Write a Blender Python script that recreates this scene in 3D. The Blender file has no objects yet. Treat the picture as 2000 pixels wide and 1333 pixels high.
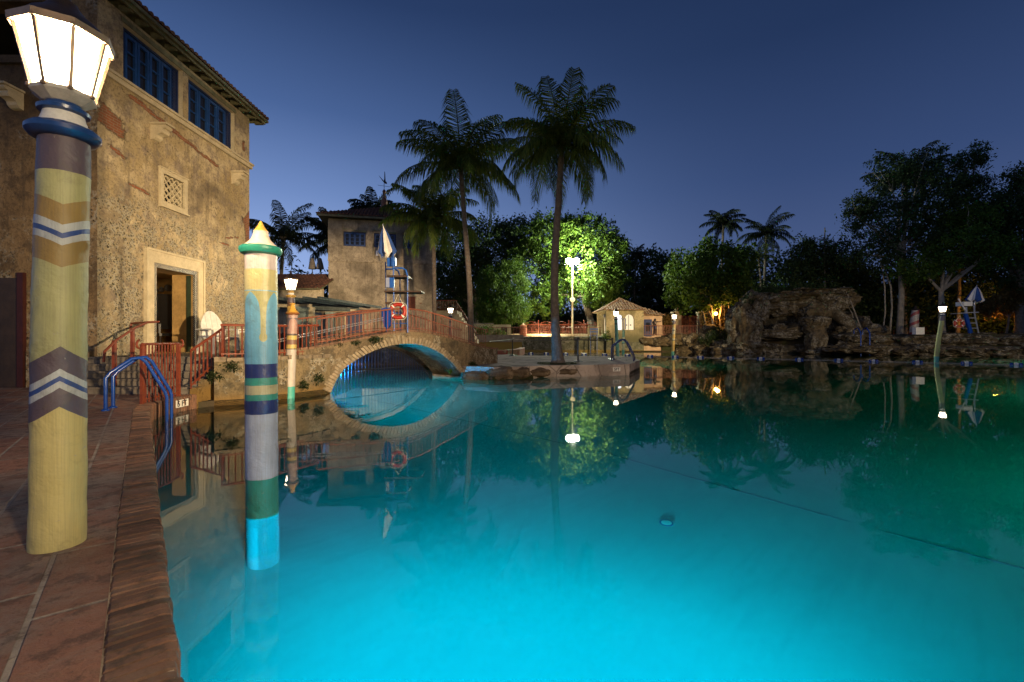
import bpy, bmesh, math, random
import numpy as np
from mathutils import Vector, Matrix, noise, geometry
S = bpy.context.scene
COL = S.collection
R = math.radians
PI = math.pi
# ---------------------------------------------------------------- camera
F = 889.0; HZ = 662.0; CZ = 1.2
cam_d = bpy.data.cameras.new('camera'); cam = bpy.data.objects.new('camera', cam_d); COL.objects.link(cam)
cam.location = (0, 0, CZ); cam.rotation_euler = (R(90), 0, 0)
cam_d.sensor_width = 36; cam_d.lens = 36*F/2000; cam_d.shift_y = -(666.5-HZ)/2000
cam_d.clip_start = .05; cam_d.clip_end = 800
S.camera = cam
S.view_settings.view_transform = 'Standard'; S.view_settings.look = 'None'
S.view_settings.exposure = 0; S.view_settings.gamma = 1
cy = S.cycles
try:
    cy.use_denoising = True; cy.denoiser = 'OPENIMAGEDENOISE'
except Exception: pass
cy.sample_clamp_indirect = 3; cy.caustics_reflective = False; cy.caustics_refractive = False
cy.max_bounces = 7; cy.diffuse_bounces = 2; cy.glossy_bounces = 4; cy.transmission_bounces = 6
cy.transparent_max_bounces = 8; cy.volume_bounces = 0; cy.blur_glossy = .5
# ---------------------------------------------------------------- dusk sky
W = bpy.data.worlds.new('World'); S.world = W; W.use_nodes = True
def build_world():
    nt = W.node_tree; n = nt.nodes; n.clear(); L = nt.links.new
    out = n.new('ShaderNodeOutputWorld'); bg = n.new('ShaderNodeBackground')
    tc = n.new('ShaderNodeTexCoord'); sp = n.new('ShaderNodeSeparateXYZ'); L(tc.outputs['Generated'], sp.inputs[0])
    r1 = n.new('ShaderNodeValToRGB'); r2 = n.new('ShaderNodeValToRGB')
    def ramp(r, st):
        el = r.color_ramp.elements
        while len(el) > 1: el.remove(el[-1])
        el[0].position = st[0][0]; el[0].color = (*st[0][1], 1)
        for p, c in st[1:]:
            e = el.new(p); e.color = (*c, 1)
    # west side (left, still glowing) and east side (right, nearly night)
    ramp(r1, [(0, (.34,.46,.76)), (.14, (.26,.37,.66)), (.28, (.14,.225,.46)), (.42, (.058,.11,.265)), (.58, (.02,.043,.12)), (1, (.007,.015,.045))])
    ramp(r2, [(0, (.075,.105,.22)), (.14, (.056,.088,.20)), (.3, (.030,.056,.145)), (.5, (.014,.030,.085)), (1, (.006,.012,.035))])
    L(sp.outputs['Z'], r1.inputs[0]); L(sp.outputs['Z'], r2.inputs[0])
    mr = n.new('ShaderNodeMapRange'); mr.interpolation_type = 'SMOOTHSTEP'
    mr.inputs['From Min'].default_value = -.55; mr.inputs['From Max'].default_value = .55
    L(sp.outputs['X'], mr.inputs['Value'])
    mx = n.new('ShaderNodeMix'); mx.data_type = 'RGBA'
    L(mr.outputs[0], mx.inputs['Factor']); L(r1.outputs[0], mx.inputs['A']); L(r2.outputs[0], mx.inputs['B'])
    L(mx.outputs['Result'], bg.inputs[0]); bg.inputs[1].default_value = SKY_STRENGTH
    L(bg.outputs[0], out.inputs[0])
SKY_STRENGTH = 1.2
build_world()
# ---------------------------------------------------------------- unseen lamps: some inferred, the rest added as fill light
def lamp(name, kind, loc, col, e, size=.1, aim=None, ang=60, blend=.5):
    d = bpy.data.lights.new(name, kind); d.energy = e; d.color = col; d.shadow_soft_size = size
    o = bpy.data.objects.new(name, d); COL.objects.link(o); o.location = loc
    if aim is not None:
        o.rotation_euler = (Vector(aim)-Vector(loc)).to_track_quat('-Z', 'Y').to_euler()
    if kind == 'SPOT': d.spot_size = R(ang); d.spot_blend = blend
    return o
WARM = (1, .72, .40)
lamp('unseen_spotlight', 'SPOT', (7.5, -2.5, 2.6), (1,.75,.43), 27000, .12, (-7.2, 13.0, 2.3), 36, .9)
lamp('lamp_post_light', 'POINT', (2.6, -1.6, 2.5), (1,.80,.50), 1050, .16)
POOLC = (.02, .62, 1)
lamp('unseen_pool_light', 'SPOT', (-.12, .75, -.50), (.0,.60,1), 3900, .14, (.65, 3.6, -.85), 152, 1)
lamp('unseen_pool_light', 'POINT', (-4.75, 11.2, -.40), (.0,.60,1), 4500, .10)
lamp('unseen_pool_light', 'POINT', (7.5, 2.0, -.5), (.0,.95,.66), 800, .12)  # added fill that tints the near right water
lamp('unseen_pool_light', 'POINT', (16, 8, -.5), (.0,.95,.58), 2000, .12)  # added fill that tints the open water teal
lamp('unseen_pool_light', 'POINT', (30, 22, -.5), (.0,.95,.55), 1500, .12)  # added fill out of view towards the right shore
lamp('unseen_pool_light', 'POINT', (2.4, 23.3, -.5), (.05,.95,.62), 3500, .12)  # added fill hidden behind the island to tint the bay
lamp('fill_spotlight', 'SPOT', (24, 8, 6), (1,.74,.38), 60000, .2, (11.6, 41.5, 2.0), 22, .7)  # added narrow fill that brightens the pool house front
lamp('fill_spotlight', 'SPOT', (27, 9, 5), (1,.80,.50), 6000, .2, (6.6, 28.5, 1.4), 26, .8)  # added fill for the lamp posts beyond the island
lamp('fill_spotlight', 'SPOT', (26, 9, 6), (1,.74,.42), 1700, .2, (23.5, 37, 2.5), 38, .8)  # added weak fill on the grotto
lamp('fill_spotlight', 'SPOT', (28, 8, 4), (1,.80,.50), 6000, .2, (28, 27, 1.2), 40, .9)  # added fill for the rocks and posts at the right
lamp('unseen_spotlight', 'SPOT', (6.8, -2.4, 2.7), (1,.70,.38), 3600, .12, (1.6, 14.5, .2), 40, .9)  # added fill that warms the island edge
lamp('unseen_spotlight', 'SPOT', (7.2, -2.6, 2.8), (1,.72,.42), 46000, .12, (-9.0, 27.5, 4.2), 13.5, .8)  # added narrow fill that lifts the tower
# ---------------------------------------------------------------- helpers
def at(px, py, Y): return Vector(((px-1000)/F*Y, Y, CZ-(py-HZ)*Y/F))
def gx(px, py, z):
    Y = (CZ-z)*F/(py-HZ); return Vector(((px-1000)/F*Y, Y, z))
def tag(o, label=None, cat=None, group=None, kind=None):
    if label: o['label'] = label
    if cat: o['category'] = cat
    if group: o['group'] = group
    if kind: o['kind'] = kind
    return o
def empty(name, loc, label, cat, group=None, rz=0):
    o = bpy.data.objects.new(name, None); COL.objects.link(o); o.location = loc
    o.rotation_euler = (0, 0, rz); o.empty_display_size = .2
    return tag(o, label, cat, group)
class MB:
    def __init__(s): s.v = []; s.f = []
    def add(s, v, f):
        b = len(s.v); s.v += [tuple(p) for p in v]; s.f += [tuple(i+b for i in q) for q in f]; return s
    def box(s, a, b):
        (x0,y0,z0), (x1,y1,z1) = a, b
        if x0>x1: x0,x1=x1,x0
        if y0>y1: y0,y1=y1,y0
        if z0>z1: z0,z1=z1,z0
        return s.add([(x0,y0,z0),(x1,y0,z0),(x1,y1,z0),(x0,y1,z0),(x0,y0,z1),(x1,y0,z1),(x1,y1,z1),(x0,y1,z1)],
              [(0,3,2,1),(4,5,6,7),(0,1,5,4),(1,2,6,5),(2,3,7,6),(3,0,4,7)])
    def bar(s, p, q, w, h=None, up=(0,0,1)):
        p=Vector(p); q=Vector(q); h=h or w; d=(q-p).normalized(); u=Vector(up)
        if abs(d.dot(u))>.98: u=Vector((0,1,0))
        r=d.cross(u).normalized(); u=r.cross(d)
        c=[(-1,-1),(1,-1),(1,1),(-1,1)]
        v=[p+r*(a*w/2)+u*(b*h/2) for a,b in c]+[q+r*(a*w/2)+u*(b*h/2) for a,b in c]
        return s.add(v,[(0,1,2,3),(7,6,5,4),(0,4,5,1),(1,5,6,2),(2,6,7,3),(3,7,4,0)])
    def tube(s, pts, r, n=8, cap=True):
        pts=[Vector(p) for p in pts]; rr = r if isinstance(r,(list,tuple)) else [r]*len(pts)
        ring=[]; prev=None; b=len(s.v)
        for i,p in enumerate(pts):
            d=(pts[min(i+1,len(pts)-1)]-pts[max(i-1,0)])
            d = d.normalized() if d.length>1e-9 else Vector((0,0,1))
            if prev is None:
                a=Vector((1,0,0)) if abs(d.x)<.9 else Vector((0,1,0)); a=(a-d*a.dot(d)).normalized()
            else: a=(prev-d*prev.dot(d)).normalized()
            prev=a; c=d.cross(a)
            for k in range(n):
                t=2*PI*k/n; s.v.append(tuple(p+(a*math.cos(t)+c*math.sin(t))*rr[i]))
        for i in range(len(pts)-1):
            for k in range(n):
                k2=(k+1)%n; s.f.append((b+i*n+k,b+i*n+k2,b+(i+1)*n+k2,b+(i+1)*n+k))
        if cap:
            s.f.append(tuple(b+k for k in range(n))[::-1]); s.f.append(tuple(b+(len(pts)-1)*n+k for k in range(n)))
        return s
    def lathe(s, prof, n=24, M=None, rot=0):
        b=len(s.v); M=M or Matrix()
        for r,z in prof:
            for k in range(n):
                t=2*PI*k/n+rot; s.v.append(tuple(M@Vector((r*math.cos(t),r*math.sin(t),z))))
        for i in range(len(prof)-1):
            for k in range(n):
                k2=(k+1)%n; s.f.append((b+i*n+k,b+i*n+k2,b+(i+1)*n+k2,b+(i+1)*n+k))
        if prof[0][0]>1e-6: s.f.append(tuple(b+k for k in range(n))[::-1])
        if prof[-1][0]>1e-6: s.f.append(tuple(b+(len(prof)-1)*n+k for k in range(n)))
        return s
    def prism(s, poly, z0, z1, hole=None):
        """poly in plan, extruded up; z0/z1 numbers"""
        loops=[[Vector((x,y,0)) for x,y in poly]]
        if hole: loops.append([Vector((x,y,0)) for x,y in hole])
        tr=geometry.tessellate_polygon(loops); fl=[p for l in loops for p in l]; n=len(fl)
        v=[(p.x,p.y,z1) for p in fl]+[(p.x,p.y,z0) for p in fl]; f=[]
        for t in tr:
            a,b,c=[fl[i] for i in t]
            if (b-a).cross(c-a).z<0: t=t[::-1]
            f.append(tuple(t)); f.append(tuple(i+n for i in t[::-1]))
        o=0
        for l in loops:
            m=len(l); area=sum(l[i].x*l[(i+1)%m].y-l[(i+1)%m].x*l[i].y for i in range(m))
            flip=(area<0)^(l is not loops[0])
            for i in range(m):
                j=(i+1)%m; q=(o+i+n,o+j+n,o+j,o+i); f.append(q[::-1] if flip else q)
            o+=m
        return s.add(v,f)
    def face_extrude(s, pts, d):
        """planar 3D outline pts swept by vector d (closed solid)"""
        n=len(pts); pts=[Vector(p) for p in pts]; d=Vector(d)
        tr=geometry.tessellate_polygon([pts])
        nn=Vector((0,0,0))
        for i in range(n): nn+= pts[i].cross(pts[(i+1)%n])
        v=pts+[p+d for p in pts]; f=[]
        out=nn.dot(d)<0
        for t in tr:
            a,b,c=[pts[i] for i in t]
            if (b-a).cross(c-a).dot(d)>0: t=t[::-1]
            f.append(tuple(t)); f.append(tuple(i+n for i in t[::-1]))
        for i in range(n):
            j=(i+1)%n; q=(i,i+n,j+n,j); f.append(q if not out else q[::-1])
        return s.add(v,f)
    def build(s, name, mat, parent=None, local=False, smooth=False, loc=None):
        me=bpy.data.meshes.new(name)
        off=Vector((0,0,0))
        if parent is not None and not local:
            M=parent.matrix_basis.copy()
            pp=parent.parent
            while pp is not None: M=pp.matrix_basis@M; pp=pp.parent
            Mi=M.inverted(); vs=[tuple(Mi@Vector(p)) for p in s.v]
        elif loc is not None and not local:
            off=Vector(loc); vs=[tuple(Vector(p)-off) for p in s.v]
        else: vs=s.v
        me.from_pydata(vs,[],s.f); me.update()
        o=bpy.data.objects.new(name,me); COL.objects.link(o)
        if loc is not None: o.location=loc
        if parent is not None: o.parent=parent
        if mat is not None: me.materials.append(mat)
        if smooth:
            me.polygons.foreach_set('use_smooth',[True]*len(me.polygons))
            try: me.set_sharp_from_angle(angle=R(38))
            except Exception: pass
        return o
# ---------------------------------------------------------------- materials
class NT:
    def __init__(s, name):
        s.m=bpy.data.materials.new(name); s.m.use_nodes=True; s.t=s.m.node_tree; s.n=s.t.nodes; s.n.clear()
        s.out=s.n.new('ShaderNodeOutputMaterial'); s.co=s.n.new('ShaderNodeTexCoord')
    def L(s,a,b): s.t.links.new(a,b)
    def val(s,x,sock):
        if isinstance(x,(int,float)): sock.default_value=x
        elif isinstance(x,(tuple,list)): sock.default_value=(*x,1) if len(x)==3 and sock.type=='RGBA' else x
        else: s.L(x,sock)
    def math(s,op,a,b=0,c=None,clamp=False):
        m=s.n.new('ShaderNodeMath'); m.operation=op; m.use_clamp=clamp; s.val(a,m.inputs[0]); s.val(b,m.inputs[1])
        if c is not None: s.val(c,m.inputs[2])
        return m.outputs[0]
    def mix(s,f,a,b,mode='MIX'):
        m=s.n.new('ShaderNodeMix'); m.data_type='RGBA'; m.blend_type=mode
        s.val(f,m.inputs['Factor']); s.val(a,m.inputs['A']); s.val(b,m.inputs['B']); return m.outputs['Result']
    def noise(s,scale,detail=5,rough=.6,vec=None,dist=0):
        m=s.n.new('ShaderNodeTexNoise'); m.inputs['Scale'].default_value=scale; m.inputs['Detail'].default_value=detail
        m.inputs['Roughness'].default_value=rough; m.inputs['Distortion'].default_value=dist
        s.L(vec or s.co.outputs['Object'],m.inputs['Vector']); return m.outputs['Fac']
    def vor(s,scale,feature='F1',vec=None,out='Distance'):
        m=s.n.new('ShaderNodeTexVoronoi'); m.feature=feature; m.inputs['Scale'].default_value=scale
        s.L(vec or s.co.outputs['Object'],m.inputs['Vector']); return m.outputs[out]
    def ss(s,x,a,b,lo=0,hi=1):
        m=s.n.new('ShaderNodeMapRange'); m.interpolation_type='SMOOTHSTEP'; s.val(x,m.inputs['Value'])
        m.inputs['From Min'].default_value=a; m.inputs['From Max'].default_value=b
        m.inputs['To Min'].default_value=lo; m.inputs['To Max'].default_value=hi; return m.outputs[0]
    def xyz(s,vec=None):
        m=s.n.new('ShaderNodeSeparateXYZ'); s.L(vec or s.co.outputs['Object'],m.inputs[0]); return m.outputs
    def comb(s,x,y,z=0):
        m=s.n.new('ShaderNodeCombineXYZ'); s.val(x,m.inputs[0]); s.val(y,m.inputs[1]); s.val(z,m.inputs[2]); return m.outputs[0]
    def bump(s,h,strength=.5,dist=.02,normal=None):
        m=s.n.new('ShaderNodeBump'); m.inputs['Strength'].default_value=strength; m.inputs['Distance'].default_value=dist
        s.L(h,m.inputs['Height'])
        if normal is not None: s.L(normal,m.inputs['Normal'])
        return m.outputs[0]
    def bsdf(s,col,rough=.7,normal=None,metal=0,spec=.5,**kw):
        m=s.n.new('ShaderNodeBsdfPrincipled'); s.val(col,m.inputs['Base Color']); s.val(rough,m.inputs['Roughness'])
        m.inputs['Metallic'].default_value=metal; m.inputs['Specular IOR Level'].default_value=spec
        if normal is not None: s.L(normal,m.inputs['Normal'])
        for k,v in kw.items(): s.val(v,m.inputs[k])
        s.L(m.outputs[0],s.out.inputs[0]); return m
def simple(name,col,rough=.6,var=.25,scale=6,bump=.3,bdist=.01,metal=0,spec=.4):
    t=NT(name); nz=t.noise(scale,6,.65); n2=t.noise(scale*7,4,.6)
    dark=tuple(c*(1-var) for c in col); lite=tuple(min(1,c*(1+var)) for c in col)
    c=t.mix(t.ss(nz,.3,.7),dark,lite); c=t.mix(t.ss(n2,.35,.75,0,.35),c,tuple(x*.55 for x in col))
    t.bsdf(c,rough,t.bump(n2,bump,bdist),metal,spec); return t.m
def emis(name,col,st):
    t=NT(name); e=t.n.new('ShaderNodeEmission'); e.inputs[0].default_value=(*col,1); e.inputs[1].default_value=st
    t.L(e.outputs[0],t.out.inputs[0]); return t.m
def lantern_glass(name,col,st):
    # frosted pane around a bulb: brighter at the middle of the pane height
    t=NT(name); x=t.xyz(); nz=t.noise(9,3,.5)
    e=t.n.new('ShaderNodeEmission'); t.val(t.mix(t.ss(nz,.3,.7),col,(1,.86,.62)),e.inputs[0]); e.inputs[1].default_value=st
    tr=t.n.new('ShaderNodeBsdfTransparent'); m=t.n.new('ShaderNodeMixShader'); m.inputs[0].default_value=.45
    t.L(tr.outputs[0],m.inputs[1]); t.L(e.outputs[0],m.inputs[2]); t.L(m.outputs[0],t.out.inputs[0]); return t.m
def brickpat(t,vec,bw,bh,c1,c2,mortar,ms=.012,off=.5):
    b=t.n.new('ShaderNodeTexBrick'); t.L(vec,b.inputs['Vector']); b.inputs['Scale'].default_value=1
    b.inputs['Brick Width'].default_value=bw; b.inputs['Row Height'].default_value=bh; b.inputs['Mortar Size'].default_value=ms
    b.inputs['Color1'].default_value=(*c1,1); b.inputs['Color2'].default_value=(*c2,1); b.inputs['Mortar'].default_value=(*mortar,1)
    b.inputs['Mortar Smooth'].default_value=.3; b.offset=off; return b
def stucco(name,c1,c2,c3,stone=None,attr=False,bricks=.0,seed=0,grime=.4,bscale=1.0,low=None):
    """weathered plaster; attr: point colour 'mask' r=brick g=coral stone b=painted shade with noise"""
    t=NT(name); P=t.co.outputs['Object']; X=t.xyz()
    mp=t.n.new('ShaderNodeMapping'); mp.inputs['Location'].default_value=(seed*3.1,seed*1.7,seed*2.3); t.L(P,mp.inputs[0]); V=mp.outputs[0]
    n1=t.noise(.9,8,.68,V,.3); n2=t.noise(3.2,8,.7,V); n3=t.noise(22,6,.7,V); n4=t.noise(1.7,6,.72,V,.8)
    c=t.mix(t.ss(n1,.40,.60),c1,c2); c=t.mix(t.ss(n2,.46,.64,0,.85),c,c3)
    c=t.mix(t.ss(n3,.46,.68,0,.6),c,tuple(x*.25 for x in c1))
    n5=t.noise(5.5,7,.75,V,1.2); c=t.mix(t.ss(n5,.56,.66,0,.55),c,(.05,.038,.028))
    n6=t.noise(.55,5,.6,V,.6); c=t.mix(t.ss(n6,.44,.64,0,.62),c,tuple(x*.42 for x in c3))
    # rain streaks
    sv=t.comb(t.math('MULTIPLY',t.math('ADD',X[0],X[1]),3.2),t.math('MULTIPLY',X[2],.25)); st=t.noise(1.3,5,.7,sv)
    c=t.mix(t.ss(st,.5,.75,0,grime),c,(.055,.042,.032))
    h=t.math('ADD',t.math('MULTIPLY',n2,.7),t.math('MULTIPLY',n3,.4))
    if attr:
        a=t.n.new('ShaderNodeAttribute'); a.attribute_name='mask'; ax=t.n.new('ShaderNodeSeparateColor'); t.L(a.outputs['Color'],ax.inputs[0])
        mB,mS,mShade=ax.outputs[0],ax.outputs[1],ax.outputs[2]
    else:
        mB=t.ss(n4,.5+(.28-bricks*.3),.56+(.28-bricks*.3)) if bricks else 0.0
        mS=t.ss(n1,.48,.56) if stone else 0.0; mShade=0.0
    if stone:
        vs=t.vor(13*bscale,vec=V); v2=t.vor(24*bscale,vec=V); nn=t.noise(9*bscale,6,.8,V)
        pock=t.ss(t.math('ADD',v2,t.math('MULTIPLY',nn,.6)),.60,.76,1,0)
        patch=t.math('MULTIPLY',mS,t.ss(t.noise(3.4,5,.75,V,.5),.43,.53))
        sc=t.mix(pock,stone,(.020,.018,.015)); sc=t.mix(t.ss(vs,.3,.6,0,.5),sc,(.33,.31,.26))
        c=t.mix(patch,c,sc); h=t.math('SUBTRACT',h,t.math('MULTIPLY',t.math('MULTIPLY',patch,pock),1.0))
    if bricks or attr:
        bv=t.comb(t.math('ADD',X[0],X[1]),X[2]); b=brickpat(t,bv,.17,.055,(.30,.105,.05),(.20,.075,.04),(.25,.19,.13),.007)
        edge=t.math('ADD',mB,t.math('MULTIPLY',t.math('SUBTRACT',n3,.5),.9)); e=t.ss(edge,.42,.5)
        rim=t.math('MULTIPLY',t.ss(edge,.30,.40),t.math('SUBTRACT',1,e))
        c=t.mix(t.math('MULTIPLY',rim,.7),c,(.05,.035,.025)); c=t.mix(e,c,b.outputs['Color'])
        h=t.math('SUBTRACT',h,t.math('MULTIPLY',e,t.math('ADD',1.0,t.math('MULTIPLY',b.outputs['Fac'],.5))))
    if attr: c=t.mix(t.math('MULTIPLY',mShade,.75),c,(.045,.032,.022))
    if low: c=t.mix(t.ss(X[2],low[0],low[1],1,0),c,low[2])
    t.bsdf(c,.88,t.bump(h,.75,.03),0,.2); return t.m
M={}
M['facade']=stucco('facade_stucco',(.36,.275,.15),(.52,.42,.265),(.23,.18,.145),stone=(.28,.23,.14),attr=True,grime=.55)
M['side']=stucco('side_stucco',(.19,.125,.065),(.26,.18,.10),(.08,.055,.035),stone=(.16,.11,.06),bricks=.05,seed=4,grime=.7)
M['tower']=stucco('tower_stucco',(.42,.365,.275),(.30,.26,.195),(.22,.185,.14),bricks=.42,seed=2,grime=.6)
M['wallpale']=stucco('pale_stucco',(.50,.43,.30),(.58,.50,.36),(.38,.31,.21),seed=5,grime=.35)
M['poolhouse']=stucco('pool_house_stucco',(.52,.43,.25),(.44,.37,.21),(.30,.27,.15),seed=6,grime=.45,low=(1.0,2.6,(.13,.125,.07)))
M['coral']=stucco('coral_stone',(.18,.135,.075),(.115,.09,.055),(.05,.042,.028),stone=(.17,.13,.08),seed=7,grime=.75,low=(.0,.30,(.17,.10,.03)))
M['farwall']=stucco('mossy_wall',(.19,.19,.13),(.13,.135,.09),(.07,.075,.05),stone=(.14,.14,.10),seed=8,grime=.7,bscale=.4,low=(.05,.25,(.20,.15,.05)))
M['bridge']=stucco('bridge_stone',(.21,.155,.095),(.14,.105,.065),(.06,.048,.034),stone=(.18,.14,.09),seed=9,grime=.55,low=(.05,.3,(.14,.09,.035)))
M['rock']=stucco('coral_rock',(.15,.11,.06),(.085,.066,.04),(.03,.025,.018),stone=(.21,.17,.105),seed=11,grime=.6,bscale=.55)
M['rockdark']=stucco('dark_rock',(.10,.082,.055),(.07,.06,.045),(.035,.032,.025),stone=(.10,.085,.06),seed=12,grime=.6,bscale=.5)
M['islandrock']=stucco('island_rock',(.27,.20,.13),(.20,.145,.09),(.10,.07,.045),seed=13,grime=.5,low=(.02,.14,(.07,.045,.02)))
M['cream']=simple('cream_trim',(.50,.42,.28),.75,.15,5,.35,.01)
M['conc']=simple('concrete',(.20,.175,.15),.85,.3,4,.6,.015)
M['steps']=simple('step_stone',(.15,.125,.10),.9,.4,5,.7,.02)
M['blue']=simple('blue_paint',(.012,.05,.19),.4,.2,8,.15,.003)
M['ringblue']=simple('collar_blue_enamel',(.012,.045,.17),.3,.25,8,.1,.003,0,.5)
M['blue2']=simple('bright_blue_enamel',(.008,.05,.28),.22,.12,8,.05,.002,0,.6)
M['navy']=simple('navy_paint',(.01,.022,.085),.35,.2,8,.1,.002,0,.5)
M['rust']=simple('terracotta_red_paint',(.16,.034,.015),.5,.25,12,.2,.003)
M['pinkrail']=simple('faded_salmon_paint',(.20,.066,.038),.55,.2,12,.2,.003)
M['white']=simple('white_paint',(.68,.66,.62),.5,.1,8,.15,.003)
M['white2']=simple('aluminium',(.62,.63,.65),.3,.05,10,.05,.001,.7)
M['black']=simple('black_metal',(.012,.012,.014),.4,.2,10,.1,.002)
M['dark']=simple('dark_interior',(.02,.017,.014),.9,.2,3,.1,.01)
M['wood']=simple('dark_wood',(.055,.03,.018),.5,.4,7,.3,.005)
M['rafter']=simple('rafter_wood',(.13,.12,.065),.7,.4,7,.4,.006)
M['greybeam']=simple('weathered_beam',(.06,.075,.075),.8,.4,6,.5,.01)
M['tealcol']=simple('weathered_teal_plaster',(.20,.25,.24),.85,.35,4,.5,.015)
M['bronze']=simple('dark_bronze',(.05,.035,.03),.4,.3,8,.2,.004,.6)
M['orange']=simple('orange_vinyl',(.33,.022,.010),.4,.08,6,.05,.002)
M['rope']=simple('white_rope',(.55,.52,.45),.8,.15,30,.3,.003)
M['bark']=simple('palm_bark',(.11,.09,.075),.9,.35,9,.9,.02)
M['treebark']=simple('tree_bark',(.13,.105,.08),.9,.35,5,.9,.03)
M['palebark']=simple('pale_bark',(.26,.22,.17),.9,.3,4,.8,.02)
M['ochrewall']=simple('ochre_plaster',(.34,.21,.075),.85,.3,3,.4,.01)
M['basewhite']=simple('enamel_base',(.45,.43,.40),.45,.25,9,.2,.003)
M['lead']=simple('bronze_lantern_metal',(.24,.17,.12),.45,.3,9,.2,.003,.5)
M['glass_lamp']=lantern_glass('lantern_glass',(1,.80,.52),7.5)
M['lampwhite']=emis('floodlight_lens',(1,1,.88),160)
M['globeorange']=emis('orange_bulb',(1,.45,.08),60)
M['glowcool']=emis('glow_panel',(.92,.96,1),2.2)
M['glowwarm']=emis('glow_plaster',(1,.80,.50),1.15)
def glassdark():
    t=NT('dark_window_glass'); t.bsdf((.012,.012,.012),.15,None,0,.5); return t.m
M['pane']=glassdark()
def leafmat(name,c1,c2,tr=.35):
    t=NT(name); oi=t.noise(.9,3,.6); n2=t.noise(30,2,.5); g=t.n.new('ShaderNodeNewGeometry')
    rn=g.outputs['Random Per Island']
    c=t.mix(t.ss(rn,0,1),c1,c2); c=t.mix(t.ss(oi,.35,.65,0,.5),c,tuple(x*.5 for x in c1))
    p=t.n.new('ShaderNodeBsdfPrincipled'); t.L(c,p.inputs['Base Color']); p.inputs['Roughness'].default_value=.6; p.inputs['Specular IOR Level'].default_value=.18
    tl=t.n.new('ShaderNodeBsdfTranslucent'); t.L(c,tl.inputs[0]); m=t.n.new('ShaderNodeMixShader'); m.inputs[0].default_value=tr
    t.L(p.outputs[0],m.inputs[1]); t.L(tl.outputs[0],m.inputs[2]); t.L(m.outputs[0],t.out.inputs[0]); return t.m
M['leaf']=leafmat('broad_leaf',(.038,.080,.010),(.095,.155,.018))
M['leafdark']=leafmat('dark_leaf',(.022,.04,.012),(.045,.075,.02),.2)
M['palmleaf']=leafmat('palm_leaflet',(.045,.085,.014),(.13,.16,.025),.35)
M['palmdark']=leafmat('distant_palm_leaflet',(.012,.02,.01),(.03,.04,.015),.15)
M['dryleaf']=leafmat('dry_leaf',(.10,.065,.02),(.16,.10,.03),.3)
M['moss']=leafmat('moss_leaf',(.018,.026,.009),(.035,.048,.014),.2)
def roofmat():
    t=NT('clay_barrel_tile'); g=t.n.new('ShaderNodeNewGeometry'); rn=g.outputs['Random Per Island']; n=t.noise(7,6,.7)
    c=t.mix(rn,(.20,.10,.055),(.36,.23,.13)); c=t.mix(t.ss(n,.45,.7,0,.7),c,(.075,.05,.035))
    t.bsdf(c,.8,t.bump(n,.5,.02),0,.3); return t.m
M['tile']=roofmat()
def roofdark():
    t=NT('dark_clay_tile'); g=t.n.new('ShaderNodeNewGeometry'); n=t.noise(7,6,.7)
    c=t.mix(g.outputs['Random Per Island'],(.085,.04,.03),(.15,.07,.045)); c=t.mix(t.ss(n,.45,.7,0,.7),c,(.035,.022,.018))
    t.bsdf(c,.8,t.bump(n,.5,.02),0,.3); return t.m
M['tiledark']=roofdark()
def deckmat():
    t=NT('terracotta_pavers'); P=t.co.outputs['Object']
    mp=t.n.new('ShaderNodeMapping'); mp.inputs['Rotation'].default_value=(0,0,-math.atan2(4.91,-4.0)); t.L(P,mp.inputs[0]); V=mp.outputs[0]
    b=brickpat(t,V,.62,.30,(.34,.155,.10),(.20,.10,.068),(.42,.34,.27),.011,.37)
    n1=t.noise(1.4,8,.7,P,.6); n2=t.noise(9,7,.75,P); n3=t.noise(60,4,.7,P)
    c=t.mix(t.ss(n1,.44,.58,0,.85),b.outputs['Color'],(.27,.205,.165)); c=t.mix(t.ss(n2,.5,.62,0,.65),c,(.085,.055,.045)); c=t.mix(t.ss(t.noise(3.2,7,.75,P,1.5),.54,.64,0,.7),c,(.24,.13,.085))
    c=t.mix(t.ss(n3,.55,.8,0,.4),c,(.30,.22,.16))
    h=t.math('ADD',t.math('MULTIPLY',b.outputs['Fac'],-.5),t.math('ADD',t.math('MULTIPLY',n2,.8),t.math('MULTIPLY',n3,.25)))
    t.bsdf(c,t.ss(n2,.3,.7,.45,.8),t.bump(h,1.0,.035),0,.3); return t.m
M['deck']=deckmat()
def copingmat():
    t=NT('coping_brick'); g=t.n.new('ShaderNodeNewGeometry'); rn=g.outputs['Random Per Island']; n2=t.noise(14,7,.75); n1=t.noise(2.2,6,.7)
    c=t.mix(rn,(.08,.042,.03),(.27,.135,.085)); c=t.mix(t.ss(n2,.46,.66,0,.85),c,(.06,.042,.032)); c=t.mix(t.ss(n1,.5,.65,0,.6),c,(.19,.145,.11))
    t.bsdf(c,.7,t.bump(n2,.9,.02),0,.35); return t.m
M['coping']=copingmat()
def islandmat():
    t=NT('island_concrete'); n1=t.noise(.9,7,.7,None,1.0); n2=t.noise(14,6,.7); v=t.vor(1.1,'DISTANCE_TO_EDGE')
    c=t.mix(t.ss(n1,.4,.62),(.42,.35,.30),(.24,.20,.175)); c=t.mix(t.ss(n2,.5,.75,0,.5),c,(.10,.08,.068)); c=t.mix(t.ss(v,.0,.03,.7,0),c,(.10,.08,.065))
    t.bsdf(c,.97,t.bump(n2,.6,.02),0,.03); return t.m
M['island']=islandmat()
def groundmat():
    t=NT('earth'); n=t.noise(.5,8,.7); n2=t.noise(8,6,.7); c=t.mix(t.ss(n,.4,.6),(.06,.045,.03),(.035,.04,.018)); t.bsdf(c,.95,t.bump(n2,.8,.05),0,.1); return t.m
M['ground']=groundmat()
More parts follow.
